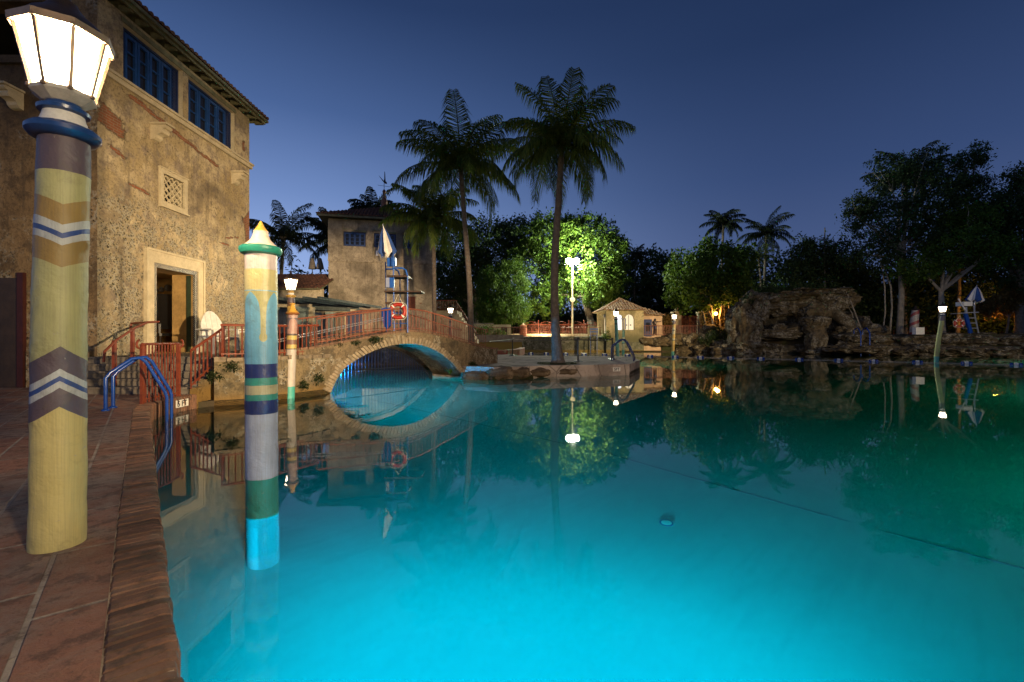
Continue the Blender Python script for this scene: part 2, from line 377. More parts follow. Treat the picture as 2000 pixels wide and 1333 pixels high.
def floormat():
    t=NT('painted_pool_floor'); n=t.noise(.35,7,.65,None,.6); n2=t.noise(5,6,.7)
    sv=t.comb(t.math('MULTIPLY',t.math('ADD',t.xyz()[0],t.math('MULTIPLY',t.xyz()[1],.8)),.6),t.math('MULTIPLY',t.math('SUBTRACT',t.xyz()[1],t.xyz()[0]),4)); n3=t.noise(1.2,6,.7,sv)
    c=t.mix(t.ss(n,.35,.65),(.30,.52,.50),(.42,.60,.60)); c=t.mix(t.ss(n3,.45,.7,0,.35),c,(.22,.42,.42)); c=t.mix(t.ss(n2,.6,.8,0,.3),c,(.16,.34,.34))
    t.bsdf(c,.8,t.bump(n2,.3,.01),0,.2); return t.m
M['floor']=floormat()
def watermat():
    t=NT('pool_water'); g=t.n.new('ShaderNodeBsdfGlass'); g.inputs['IOR'].default_value=1.33; g.inputs['Roughness'].default_value=.012
    n=t.noise(.9,3,.5); n2=t.noise(6,2,.5); h=t.math('ADD',n,t.math('MULTIPLY',n2,.12))
    t.L(t.bump(h,.10,.012),g.inputs['Normal']); t.L(g.outputs[0],t.out.inputs[0])
    va=t.n.new('ShaderNodeVolumeAbsorption'); va.inputs[0].default_value=(.04,.87,.83,1); va.inputs[1].default_value=.95
    vs=t.n.new('ShaderNodeVolumeScatter'); vs.inputs[0].default_value=(.30,.95,1,1); vs.inputs[1].default_value=.075; vs.inputs['Anisotropy'].default_value=.3
    ad=t.n.new('ShaderNodeAddShader'); t.L(va.outputs[0],ad.inputs[0]); t.L(vs.outputs[0],ad.inputs[1]); t.L(ad.outputs[0],t.out.inputs['Volume']); return t.m
M['water']=watermat()
def paint(name,H,bands,chev=None,drip=None,R0=.1,rough=.52,bump=1.0):
    """painted pole: bands=[(z_from,colour)...] bottom up; chev=(zsplit,slope_low,slope_high)"""
    t=NT(name); X=t.xyz(); z=X[2]
    if chev:
        ax=t.math('ABSOLUTE',t.math('SUBTRACT',X[0],t.math('MULTIPLY',z,chev[4]))); hi=t.math('GREATER_THAN',z,chev[0])
        sl=t.math('ADD',chev[1],t.math('MULTIPLY',hi,chev[2]-chev[1])); sl=t.math('MULTIPLY',sl,t.math('LESS_THAN',z,chev[3])); z=t.math('ADD',z,t.math('MULTIPLY',ax,sl))
    z=t.math('ADD',z,t.math('MULTIPLY',t.math('SUBTRACT',t.noise(18,3,.6),.5),.008))
    r=t.n.new('ShaderNodeValToRGB'); r.color_ramp.interpolation='CONSTANT'; el=r.color_ramp.elements
    el.remove(el[-1]); el[0].position=0; el[0].color=(*bands[0][1],1)
    for zz,c in bands[1:]:
        e=el.new(min(1,zz/H)); e.color=(*c,1)
    t.L(t.math('DIVIDE',z,H),r.inputs[0]); c=r.outputs[0]
    if drip:
        # drip = (z_bottom_of_field, z_top, z_bulb, colour_drip, colour_field)
        zb,zt,zc,cd,cf=drip
        ang=t.math('ARCTAN2',X[0],t.math('MULTIPLY',X[1],-1)); u=t.math('DIVIDE',ang,PI/2); u=t.math('SUBTRACT',u,t.math('ROUND',u)); u=t.math('ABSOLUTE',u)
        w=t.math('ADD',.10,t.math('MULTIPLY',.45,t.math('POWER',2.718,t.math('MULTIPLY',t.math('SUBTRACT',X[2],zt),22))))
        inn=t.math('MULTIPLY',t.math('LESS_THAN',u,w),t.math('GREATER_THAN',X[2],zc))
        du=t.math('MULTIPLY',u,R0*PI/2); dz=t.math('SUBTRACT',X[2],zc); rr=t.math('SQRT',t.math('ADD',t.math('MULTIPLY',du,du),t.math('MULTIPLY',t.math('MULTIPLY',dz,dz),.6)))
        inn=t.math('MAXIMUM',inn,t.math('LESS_THAN',rr,.024)); fld=t.math('MULTIPLY',t.math('GREATER_THAN',X[2],zb),t.math('LESS_THAN',X[2],zt))
        c=t.mix(fld,c,t.mix(inn,cf,cd))
    n1=t.noise(7,7,.72,None,.4); n2=t.noise(34,5,.7); n3=t.noise(2.5,5,.6)
    ch=t.noise(13,6,.7,None,.8); c=t.mix(t.ss(ch,.66,.69,0,.75),c,(.42,.38,.31)); bs=t.noise(1.0,4,.6,t.comb(t.math('MULTIPLY',t.math('ARCTAN2',X[0],X[1]),14),t.math('MULTIPLY',X[2],3))); c=t.mix(t.ss(bs,.42,.62,0,.16),c,(.12,.10,.08))
    gm=t.ss(n1,.52,.72,0,.4); c=t.mix(gm,c,(.10,.085,.05)); c=t.mix(t.ss(n3,.4,.7,0,.22),c,(.05,.05,.04))
    n4=t.n.new('ShaderNodeTexNoise'); n4.inputs['Scale'].default_value=3.2; n4.inputs['Detail'].default_value=6
    h=t.math('ADD',t.math('MULTIPLY',t.noise(5,4,.55,None,.3),1.4),t.math('ADD',t.math('MULTIPLY',n1,.35),t.math('MULTIPLY',n2,.05)))
    t.bsdf(c,rough,t.bump(h,.6*bump,.025),0,.5); return t.m
# ================================================================ SETTING
POOL=[(3,-4),(.05,.05),(-.94,1.27),(-1.97,2.52),(-2.84,3.59),(-3.61,4.54),(-4.94,6.18),(-5.3,6.67),(-5.47,7.05),(-5.5,7.8),
      (-5.3,8.1),(-4.9,8.33),(-4.5,9.1),(-4.02,10.06),(-5.1,11.0),(-6.3,13.5),(-6.4,18.7),(-2.7,19.0),(-2.5,14.62),(-1.5,14.0),
      (-.53,13.2),(.15,13.5),(.91,14.2),(1.97,14.6),(3,14.8),(3.87,15.0),(5.0,17.8),(5.6,21.3),(2.5,22.5),(.2,22.9),(-.3,25),(-3.0,27.5),
      (-3.3,42.7),(8.7,42.7),(8.7,42.0),(13.9,41.8),(18.3,41.5),(20.5,39.0),(22.5,37.6),(25.5,36.4),(27.2,34.0),(31.2,30.7),(33.4,29.6),(38,27),(44,20),(46,-6),(30,-12)]
OUT=[(-260,-120),(260,-120),(260,330),(-260,330)]
def struct(o): o['kind']='structure'; return o
g=MB().prism(OUT,-2.2,.10,hole=POOL).build('ground',M['ground']); struct(g)
# pool floor: shelf near the deck, then a seam and deeper water
def pool_floor():
    mb=MB(); n=60; x0,x1,y0,y1=-9,56,-14,46; vs=[];fs=[]
    for j in range(n+1):
        for i in range(n+1):
            x=x0+(x1-x0)*(i/n)**1.6; y=y0+(y1-y0)*j/n
            d=(x*.775+(y)*.632)        # distance out from the coping line
            z=-.80-.35*min(1,max(0,(d-.6)/4))-.8*min(1,max(0,(d-5)/14))
            vs.append((x,y,z))
    for j in range(n):
        for i in range(n):
            a=j*(n+1)+i; fs.append((a,a+1,a+n+2,a+n+1))
    mb.add(vs,fs); return mb.build('pool_floor',M['floor'],smooth=True)
struct(pool_floor())
w=MB().box((-16,-16,-3),(60,50,0)).build('water',M['water']); struct(w)
sm=MB(); pts=[(-3.2,10.2),(0,7.1),(1.3,5.9),(3.5,3.2),(5,1.3),(7.5,-2)]
sm.tube([(x,y,-.80-.35*min(1,max(0,(x*.775+y*.632-.6)/4))-.8*min(1,max(0,(x*.775+y*.632-5)/14))+.0) for x,y in pts],.013,6)
struct(sm.build('floor_seam',simple('seam_grout',(.02,.10,.12),.9)))
dr=empty('floor_drain',(1.34,3.95,-1.052),'small round white drain cover on the pool floor','drain')
d=MB().lathe([(.0,.007),(.06,.006),(.07,.002),(.072,-.02)],24).build('cover',M['white'],dr,local=True)
dr.scale=(.7,.7,1)
MB().lathe([(.074,-.02),(.084,-.02),(.084,.004),(.074,.004)],24).build('ring',M['blue'],dr,local=True)
# ---- deck with coping bricks
COPE=[(.9,-1.0),(.05,.05),(-.94,1.27),(-1.97,2.52),(-2.84,3.59),(-3.61,4.54),(-4.94,6.18),(-5.28,6.67),(-5.45,7.05),(-5.47,7.5),(-5.47,7.86)]
def offset(path,d):
    r=[]
    for i,p in enumerate(path):
        a=Vector(path[max(0,i-1)]); b=Vector(path[min(len(path)-1,i+1)]); t=(b-a).normalized(); n=Vector((-t.y,t.x)); r.append((p[0]+n.x*d,p[1]+n.y*d))
    return r
INN=offset(COPE,.165)
dk=[(3,-6)]+[(3.0,-3.9)]+INN+[(-5.6,7.9),(-8.2,7.9),(-8.2,8.98),(-40,8.98),(-40,-6)]
struct(MB().prism(dk,-.3,.236).build('deck',M['deck']))
# coping: narrow bricks laid across the edge
def coping():
    rng=random.Random(3); mb=MB()
    P=[Vector(p) for p in COPE]; 
    for i in range(len(P)-1):
        a,b=P[i],P[i+1]; L=(b-a).length; t=(b-a)/L; n=Vector((-t.y,t.x)); k=0; s=0
        while s<L:
            w=.036+rng.uniform(-.006,.006); e=min(L,s+w)
            if e-s<.01: break
            o=rng.uniform(-.007,.007); z=.240+rng.uniform(-.0035,.0035); q0=a+t*s; q1=a+t*e; l=.163
            j=rng.uniform(-.003,.003); r=.012
            pr=[(-.015+o,-.15),(-.018+o,z-r*2),(-.012+o,z-r*.6),(r*.9+o,z),(l-.01,z+j),(l,z-r),(l,.0)]
            va=[(q0.x+n.x*u,q0.y+n.y*u,h) for u,h in pr]; vb=[(q1.x+n.x*u,q1.y+n.y*u,h) for u,h in pr]; m=len(pr)
            mb.add(va+vb,[(i2,i2+m,(i2+1)%m+m,(i2+1)%m)[::-1] for i2 in range(m)]+[tuple(range(m)),tuple(range(m,2*m))[::-1]])
            s=e+.010+rng.uniform(0,.004)
    return mb
struct(coping().build('pool_coping',M['coping']))
cp=[tuple(p) for p in offset(COPE,-.002)]; ci=offset(COPE,.17)
struct(MB().prism(cp+ci[::-1],-2.0,.230).build('pool_edge_wall',simple('mortar_stained',(.40,.32,.25),.9,.4,6,.8,.02)))
# ---- terrace, left bank, far terrace, island
TER=[(-5.56,8.95),(-5.56,8.4),(-5.30,8.10),(-4.9,8.33),(-4.5,9.1),(-4.02,10.06),(-5.1,11.0),(-6.3,13.5),(-6.4,18.7),(-2.7,19.0),(-2.6,24.9),(-3.6,27.4),(-4.4,46),(-60,46),(-60,9.12),(-8.3,9.12),(-8.3,8.95)]
struct(MB().prism(TER,-2,.85).build('terrace',M['coral']))
ISL=[(-2.55,14.6),(-1.5,14.0),(-.53,13.3),(.15,13.6),(.91,14.15),(1.97,14.45),(2.4,14.5),(3.0,14.78),(3.87,15.0),(5.0,17.8),(5.6,21.3),(2.5,22.5),(.2,22.9),(-.3,25),(-2.8,26.5),(-2.62,19)]
struct(MB().prism(ISL,-2,.36).build('island',M['island']))
struct(MB().prism([(-4.2,44),(-4.2,42.75),(8.75,42.75),(8.75,43),(60,43.4),(60,140),(-60,140),(-60,46.05),(-4.4,46.05)],-1,1.38).build('far_terrace',simple('sandy_paving',(.40,.32,.22),.85,.25,1.5,.4,.02)))
struct(MB().prism([(13.9,43.2),(13.9,42.3),(18.4,41.9),(20.7,39.6),(22.8,38.4),(25.9,37.3),(27.9,34.9),(31.8,31.7),(34,30.6),(38.5,28),(45,21),(50,18),(120,18),(120,43.3)],-1,1.5).build('right_bank',M['ground']))
# ---- stone bridge
BD=Vector((2.52,3.98)); BL=BD.length; bt=BD/BL; bn=Vector((bt.y,-bt.x)); B0=Vector((-4.02,10.06)); BW=1.15
def bp(t,off,z): p=B0+BD*t-bn*off; return (p.x,p.y,z)      # off>0 goes to the far side
TOPZ=[(-.30,.90),(-.12,.97),(0,1.05),(.23,1.22),(.38,1.33),(.51,1.385),(.64,1.36),(.82,1.24),(1.0,1.08),(1.12,.97),(1.26,.875),(1.40,.83)]
def topz(t):
    for (a,b),(c,d) in zip(TOPZ,TOPZ[1:]):
        if t<=c: 
            u=(t-a)/(c-a); return b+(d-b)*max(0,u)
    return TOPZ[-1][1]
ARC=[(0,0),(.011,.10),(.04,.33),(.086,.55),(.153,.72),(.209,.83),(.282,.94),(.38,1.03),(.46,1.065),(.54,1.06),(.64,.99),(.74,.84),(.82,.66),(.88,.48),(.93,.29),(.97,.12),(1,0)]
def archf(t):
    for (a,b),(c,d) in zip(ARC,ARC[1:]):
        if t<=c: return b+(d-b)*max(0,(t-a))/(c-a)
    return 0
def bridge():
    br=empty('stone_bridge',bp(.5,.5,0),'arched coral stone footbridge over the channel, its underside lit blue','bridge')
    N=48; mb=MB()
    # outline of the side: arch below, deck profile above
    ts=[-.30+1.70*i/N for i in range(N+1)]
    def archz(t):
        if t<=0 or t>=1: return -1.2
        return archf(t)
    ts=sorted(set(ts+[0,.0005,.004,.011,.02,.03,.97,.988,.996,.9995]))
    fr=[];bk=[]
    for t in ts:
        zb=archz(t)
        fr.append((bp(t,0,zb),bp(t,0,topz(t)))); bk.append((bp(t,BW,zb),bp(t,BW,topz(t))))
    v=[];f=[]
    for a,b in zip(fr,bk): v+= [a[0],a[1],b[0],b[1]]
    for i in range(len(ts)-1):
        o=i*4; q=o+4
        f+=[(o,q,q+1,o+1),(o+2,o+3,q+3,q+2),(o+1,q+1,q+3,o+3),(o,o+2,q+2,q)]
    f+=[(0,1,3,2),tuple(len(v)-4+k for k in (0,2,3,1))]
    mb.add(v,f); mb.build('arch_body',M['bridge'],br)
    vo=MB(); rng=random.Random(5); n=64      # voussoir ring of rough stones standing proud of the face
    pr=[]
    for i in range(n+1):
        a=PI*i/n; t=.5-.5*math.cos(a); pr.append((t,archf(t)))
    for i in range(n):
        (t0,z0),(t1,z1)=pr[i],pr[i+1]
        tm=(t0+t1)/2; nx=(tm-.5)*BL; nz=1.2; l=math.hypot(nx,nz); nx/=l; nz/=l; h=rng.uniform(.17,.24)
        g=.13; a0=t0+(t1-t0)*g; a1=t1-(t1-t0)*g; za=z0+(z1-z0)*g; zb=z1-(z1-z0)*g; pr_=.014+rng.uniform(0,.016)
        q=[(a0,za+.004),(a1,zb+.004),(a1+nx*h/BL,zb+nz*h),(a0+nx*h/BL,za+nz*h)]
        if max(z for _,z in q)>1.34: continue
        vo.add([bp(t,-pr_,z) for t,z in q]+[bp(t,.02,z) for t,z in q],[(0,1,2,3),(0,4,5,1),(1,5,6,2),(2,6,7,3),(3,7,4,0)])
    vo.build('arch_stones',simple('arch_stone',(.24,.19,.13),.9,.4,7,.8,.02),br)
    bkm=simple('bridge_brick',(.15,.085,.055),.9,.45,9,.6,.015)
    for off in (-.03,BW-.12):
        cp=MB()
        for i in range(46):
            t0=-.30+1.70*i/46; t1=-.30+1.70*(i+.93)/46; hz=rng.uniform(-.006,.006)
            v=[bp(t0,off,topz(t0)+.002),bp(t1,off,topz(t1)+.002),bp(t1,off+.15,topz(t1)+.002),bp(t0,off+.15,topz(t0)+.002)]
            cp.add(v+[(x,y,z+.05+hz) for x,y,z in v],[(0,3,2,1),(4,5,6,7),(0,1,5,4),(1,2,6,5),(2,3,7,6),(3,0,4,7)])
        cp.build('brick_coping',bkm,br)
    return br
bridge()
# added light hidden beside the arch, stands in for pool glow on the soffit
lamp('soffit_fill','SPOT',(-4.95,11.2,.16),(.0,.42,1),3600,.06,(-2.45,13.0,.98),40,.7)
# ---- rough stone pool wall below the terrace: pilasters and ledge stones
def wallstones():
    mb=MB(); rng=random.Random(8)
    P=[(-5.47,7.9),(-5.3,8.1),(-4.9,8.33),(-4.5,9.1),(-4.02,10.06)]
    for i in range(1,len(P)-1):
        a,b=Vector(P[i]),Vector(P[i+1]); L=(b-a).length; t=(b-a)/L; n=Vector((t.y,-t.x)); s=0
        while s<L-.05:
            w=rng.uniform(.16,.3); e=min(L,s+w); z=.862+rng.uniform(-.01,.012); o=.05+rng.uniform(-.015,.02)
            p=[a+t*s+n*o,a+t*(e-.012)+n*o,a+t*(e-.012)-n*.2,a+t*s-n*.2]
            v=[(q.x,q.y,.79) for q in p]+[(q.x,q.y,z) for q in p]; mb.add(v,[(0,3,2,1),(4,5,6,7),(0,1,5,4),(1,2,6,5),(2,3,7,6),(3,0,4,7)]); s=e
    return mb
struct(wallstones().build('terrace_edging',simple('edging_stone',(.17,.13,.09),.9,.4,7,.7,.02)))
# ---- steps up to the terrace
st=empty('entrance_steps',(-6.8,8.4,.24),'weathered stone steps rising from the brick deck to the doorway terrace','steps')
for k in range(5):
    y0=7.9+.21*k; z=.236+.122*(k+1)
    zz=min(z,.852 if k==4 else z)
    MB().box((-8.18,y0,.1),(-5.58,8.96,zz-.035)).box((-8.18,y0-.02,zz-.033),(-5.57,8.96,zz)).build('step',M['steps'],st)
sw=MB()
for k in range(5):
    y0=7.86+.21*k; sw.box((-5.565,y0,-1.5),(-5.44+.0*k,y0+.209 if k<4 else 8.94,.25+.122*(k+1)-.02))
sw.build('side_wall',M['coral'],st)
# ---- depth markers (tiles with lettering)
def textmesh(txt,size,mat,parent,loc,rot,name='lettering',ext=.003):
    c=bpy.data.curves.new(name,'FONT'); c.body=txt; c.size=size; c.extrude=ext; c.align_x='CENTER'; c.align_y='CENTER'; c.offset=size*.02
    o=bpy.data.objects.new('tmp',c); COL.objects.link(o); dg=bpy.context.evaluated_depsgraph_get(); me=bpy.data.meshes.new_from_object(o.evaluated_get(dg))
    bpy.data.objects.remove(o); m=bpy.data.objects.new(name,me); COL.objects.link(m); me.materials.clear(); me.materials.append(mat); m.parent=parent; m.location=loc; m.rotation_euler=rot; return m
def tile(loc,rz,w,h,txt,size,label,split=True):
    e=empty('depth_marker',loc,label,'depth marker','depth marker tiles on the pool walls',rz)
    MB().box((-w/2,-.008,-h/2),(w/2,.004,h/2)).build('tile',M['white'],e,local=True)
    textmesh(txt,size,M['black'],e,(0,-.009,-size*.04),(R(90),0,0),ext=.0015); return e
tile((-5.455,7.52,.135),R(90)+R(2),.30,.12,'5 FT',.125,'white 5 FT depth tile on the wall below the red stair railing')
tile((3.42,14.875,.20),math.atan2(.22,.87),.26,.13,'5FT',.125,'white 5FT depth tile on the front face of the palm island')
tile((4.55,16.72,.20),math.atan2(2.8,1.13),.30,.13,'5FT',.125,'white 5FT depth tile round the corner of the island beside the ladder')
tile((37.0,35.55,.62),-.5,.95,.32,'7 FT',.32,'worn 7 FT depth plaque on the rocks at the far right')

def added_backdrop_ridge():
    mb=MB(); n=120; vs=[]; fs=[]
    for i in range(n):
        a=2*PI*i/n; r=118+6*math.sin(a*5); h=9+2.5*noise.noise(Vector((math.cos(a)*6,math.sin(a)*6,0)))+1.2*noise.noise(Vector((math.cos(a)*25,math.sin(a)*25,3)))
        for rr,z in ((r-9,.05),(r-5,h*.75),(r,h),(r+14,h*.8),(r+20,.05)): vs.append((rr*math.cos(a),20+rr*math.sin(a),z))
    for i in range(n):
        j=(i+1)%n
        for k in range(4): fs.append((i*5+k,j*5+k,j*5+k+1,i*5+k+1))
    mb.add(vs,fs); return mb.build('added_backdrop_ridge',simple('added_dark_ridge',(.012,.02,.008),.95,.5,.6,.9,.3,0,.05),smooth=True)
struct(added_backdrop_ridge())  # added dark ridge that closes bright sky gaps behind the trees
# ================================================================ BUILDINGS
XF=-8.2
def fy(px): return 8.2*F/(1000-px)
def wallgrid(us,vs,holes,fn,mask,name,mat,parent):
    """grid wall; us, vs coordinate lists; fn(u,v)->xyz; holes (u0,u1,v0,v1)"""
    nu,nv=len(us),len(vs); V=[fn(u,v) for v in vs for u in us]; Fc=[]
    for j in range(nv-1):
        for i in range(nu-1):
            uc=(us[i]+us[i+1])/2; vc=(vs[j]+vs[j+1])/2
            if any(a<uc<b and c<vc<d for a,b,c,d in holes): continue
            a=j*nu+i; Fc.append((a,a+1,a+nu+1,a+nu))
    mb=MB(); mb.v=V; mb.f=Fc; o=mb.build(name,mat,parent)
    if mask:
        ca=o.data.color_attributes.new('mask','FLOAT_COLOR','POINT'); arr=np.ones((len(V),4),dtype=np.float32)
        k=0
        for v in vs:
            for u in us:
                arr[k,:3]=mask(u,v); k+=1
        ca.data.foreach_set('color',arr.ravel())
    return o
def lines(a,b,step,extra):
    n=max(1,int((b-a)/step)); l=[a+(b-a)*i/n for i in range(n+1)]+list(extra); l=sorted(l); r=[l[0]]
    for x in l[1:]:
        if x-r[-1]>1e-4: r.append(x)
    return r
def sstep(x,a,b):
    t=min(1,max(0,(x-a)/(b-a))); return t*t*(3-2*t)
def tilerow(mb,o,ax,up,width,length_fn,pitch=.17,r=.068,course=.30,rng=None):
    """barrel tiles on a slope: origin o, eave direction ax, up-slope unit vector up; length_fn(s)->slope length at eave position s"""
    rng=rng or random.Random(1); nrm=Vector(ax).cross(Vector(up)).normalized()
    if nrm.z<0: nrm=-nrm
    ax=Vector(ax); up=Vector(up); o=Vector(o); n=int(width/pitch)
    for i in range(n+1):
        s=(i+.5)*width/(n+1); L=length_fn(s); k=0; d=-.05
        while d<L:
            e=min(L,d+course+.04); rr=r*rng.uniform(.94,1.05); rise=.02
            v=[];seg=5
            for (dd,lift,sc) in ((d,rise,1.06),(e,.0,.88)):
                for q in range(seg+1):
                    a=PI*q/seg; v.append(o+ax*(s-math.cos(a)*rr*sc)+up*dd+nrm*(math.sin(a)*rr*sc+lift))
            m=seg+1; f=[(q,q+1,q+m+1,q+m) for q in range(seg)]+[tuple(range(m))[::-1]]
            mb.add(v,f); d+=course; k+=1
            if k>40: break
# ---------------------------------------------------------------- main building
def main_building():
    b=empty('stucco_building',(-11,12,.24),'tall weathered ochre stucco building with clay tile roof and blue casement windows','building')
    W1=(9.60,11.34,6.70,7.87); W2=(11.53,13.45,6.70,7.87); DR=(10.46,11.72,.85,2.84); LW=(10.66,11.34,4.42,5.08)
    Y0,Y1,Z0,Z1=9.0,14.21,.2,8.06
    holes=[W1,W2,DR,LW]
    us=lines(Y0,Y1,.05,[h[0] for h in holes]+[h[1] for h in holes]); vs=lines(Z0,Z1,.05,[h[2] for h in holes]+[h[3] for h in holes])
    def mask(y,z):
        n=noise.noise(Vector((y*2.1,z*2.1,3.1)))*.5+noise.noise(Vector((y*6,z*6,9.1)))*.3; br=0
        zc=6.46-(y-9.5)*.147+n*.10; br=max(br,(1-abs(z-zc)/.085)*(sstep(y,9.45,9.65)*sstep(-y,-12.9,-12.5))*(.95+n*1.3))
        cy_,cz=9.30,5.66-(y-9.3)*.35; br=max(br,1.25-max(abs(y-cy_)/.33,abs(z-cz)/.24)+n*.6)
        cz=5.10-(y-9.4)*.3; br=max(br,1.15-max(abs(y-9.42)/.28,abs(z-cz)/.055)+n*.6)
        cz=4.50-(y-10)*.12; br=max(br,1.1-max(abs(y-10.05)/.42,abs(z-cz)/.05)+n*.7)
        w=max(0,(z-3.75)*.55) if z<4.9 else max(0,(5.2-z)*1.5); br=max(br,1.0-(Y1-y)/(w+.02)+n*.5 if 3.7<z<5.25 and w>0 else 0)
        br=max(br,1.1-max(abs(y-13.3)/.45,abs(z-(4.15+(y-13.3)*.25))/.035)+n*.9)
        br=max(br,1.1-max(abs(y-13.0)/.25,abs(z-3.92)/.03)+n*.9)
        br=max(br,.9-max(abs(y-13.9)/.12,abs(z-7.1)/.25)+n*.9)
        stn=sstep(4.9-z,0,1.2)*.9+n*.5-.12*sstep(y,11,13)*sstep(z,2.6,3.6)*3
        stn=max(stn,.75*sstep(3.6-z,0,.5)); stn*= (1-sstep(z,5.1,5.6))
        shade=.55*sstep(9.16-y,-.10,.05)*sstep(7-z,0,1)+.8*(1-min(1,abs(y-9.55)/.10))*sstep(3.4-z,0,.6)+.35*sstep(z,6.9,8)  # painted shadow at the corner and in a streak; also darker towards the top
        return (max(0,min(1,br)),max(0,min(1,stn)),max(0,min(1,shade+n*.3)))
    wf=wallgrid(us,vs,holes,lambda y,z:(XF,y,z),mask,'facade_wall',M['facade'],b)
    # other walls
    ow=MB()
    FX0,FX1=-14.2,-8.9; FZ0,FZ1=6.79,7.87
    y=9.0
    ow.box((-15,9.0,.2),(XF-.003,9.0+.35,FZ0)); ow.box((FX1,9.0,FZ0),(XF-.003,9.35,FZ1)); ow.box((-15,9.0,FZ1),(XF-.003,9.35,Z1)); ow.box((-15,9.0,FZ0),(FX0,9.35,FZ1))
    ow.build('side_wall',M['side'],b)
    bw=MB(); bw.box((-15,13.9,.2),(XF-.003,Y1,Z1)); bw.box((-15,9.35,.2),(-14.7,13.9,Z1))
    bw.build('rear_wall',M['tower'],b)
    # reveals round the openings (thickness of the wall)
    T=.32
    for a,c,d,e in (W1,W2,LW):
        rv=MB(); rv.box((XF-T,a-.04,d-.04),(XF-.004,a,e+.04)).box((XF-T,c,d-.04),(XF-.004,c+.04,e+.04)).box((XF-T,a,d-.04),(XF-.004,c,d)).box((XF-T,a,e),(XF-.004,c,e+.04)); rv.build('reveal',M['cream'],b)
    # dark rooms behind
    dk=MB(); dk.box((-13,9.4,6.5),(-12.9,13.8,8.0)).box((-13,9.4,6.45),(XF-.33,13.8,6.5)).box((-13,9.4,8.0),(XF-.33,13.8,8.04)); dk.build('upper_room',M['dark'],b)
    lt=MB().box((XF-.5,10.5,4.3),(XF-.42,11.5,5.2)); lt.build('niche_back',M['dark'],b)
    # doorway: cream surround, patterned tile border, passage inside
    fr=MB(); a,c,d,e=DR; o0,o1,oz=10.18,12.0,3.2
    fr.box((XF-.02,o0,.85),(XF+.06,a-.10,oz)).box((XF-.02,c+.10,.85),(XF+.06,o1,oz)).box((XF-.02,a-.10,e+.10),(XF+.06,c+.10,oz))
    fr.box((XF-.02,o0-.05,.85),(XF+.085,o0,oz+.05)).box((XF-.02,o1,.85),(XF+.085,o1+.05,oz+.05)).box((XF-.02,o0,oz),(XF+.085,o1,oz+.05))
    fr.build('door_surround',M['cream'],b)
    t=NT('patterned_tile_border'); ck=t.n.new('ShaderNodeTexChecker'); ck.inputs['Scale'].default_value=38; ck.inputs['Color1'].default_value=(.42,.37,.27,1); ck.inputs['Color2'].default_value=(.045,.05,.06,1)
    t.L(t.co.outputs['Object'],ck.inputs[0]); nn=t.noise(40,3,.6); t.bsdf(t.mix(t.ss(nn,.45,.6,0,.8),ck.outputs[0],(.05,.055,.07)),.5,None,0,.4)
    tb=MB(); tb.box((XF-.02,a-.10,.85),(XF+.035,a,e+.10)).box((XF-.02,c,.85),(XF+.035,c+.10,e+.10)).box((XF-.02,a,e),(XF+.035,c,e+.10)); tb.build('tile_border',t.m,b)
    ps=MB(); ps.box((XF-.55,a-.03,.85),(XF-.02,a-.002,e)).box((XF-.55,a,e+.002),(XF-.02,c,e+.04)).box((-12.5,a-1.2,.80),(XF-.02,14.0,.854)).box((-12.5,a-1.2,3.0),(XF-.56,14.0,3.1)); ps.build('passage',M['ochrewall'],b)
    p2=MB(); p2.box((-12.5,13.8,.85),(XF-.55,13.88,3.0)).box((-12.6,a-1.2,.85),(-12.5,13.8,3.0)).box((XF-.55,c,.85),(XF-.02,c+.06,e)).box((XF-.6,c+.06,.85),(XF-.5,13.8,3.0)); p2.build('passage_wall',M['ochrewall'],b)
    gd=MB().box((XF-.16,c-.035,.86),(XF-.06,c-.004,e-.02)); gd.build('door_leaf',simple('green_door',(.03,.045,.025),.5),b)
    # windows: blue casements
    for (a,c,d,e) in (W1,W2):
        w=MB(); x0,x1=XF-.22,XF-.14; g=(c-a)
        w.box((x0-.02,a,d),(x1+.03,a+.05,e)).box((x0-.02,c-.05,d),(x1+.03,c,e)).box((x0-.02,a+.05,e-.05),(x1+.03,c-.05,e)).box((x0-.02,a+.05,d),(x1+.03,c-.05,d+.05))
        wo=w.build('window',M['navy'],b)
        m=MB(); A,B=a+.20,c-.18; n=4
        for i in range(n):
            p=A+(B-A)*i/n+.012; q=A+(B-A)*(i+1)/n-.012; z0,z1=d+.06,e-.06
            m.box((x0,p,z0),(x1,p+.055,z1)).box((x0,q-.055,z0),(x1,q,z1)).box((x0,p+.055,z0),(x1,q-.055,z0+.07)).box((x0,p+.055,z1-.07),(x1,q-.055,z1))
            for k in (1,2): zz=z0+.07+(z1-z0-.14)*k/3; m.box((x0+.01,p+.055,zz-.014),(x1-.01,q-.055,zz+.014))
        m.build('casement',M['blue'],wo)
        s=MB(); 
        for (p,q) in ((a+.05,a+.19),(c-.17,c-.05)):
            s.box((x0+.01,p,d+.05),(x1,q,e-.05))
            for k in range(14): zz=d+.1+k*(e-d-.2)/13; s.box((x1,p+.01,zz),(x1+.015,q-.01,zz+.045))
        s.build('shutter',M['navy'],wo)
        MB().box((x0+.02,a+.2,d+.07),(x0+.03,c-.19,e-.07)).build('pane',M['pane'],wo)
    # sill course and mouldings
    s=MB(); s.box((XF-.02,Y0-.06,6.50),(XF+.075,Y1+.05,6.60)).box((XF-.02,Y0-.09,6.603),(XF+.11,Y1+.08,6.655)); s.build('sill_course',M['cream'],b)
    MB().box((-15,Y0-.075,6.62),(XF-.03,Y0-.003,6.77)).build('sill_course',M['side'],b)
    h=MB(); h.box((XF-.25,9.55,7.875),(XF+.02,13.5,7.98)); h.build('lintel',M['rafter'],b)
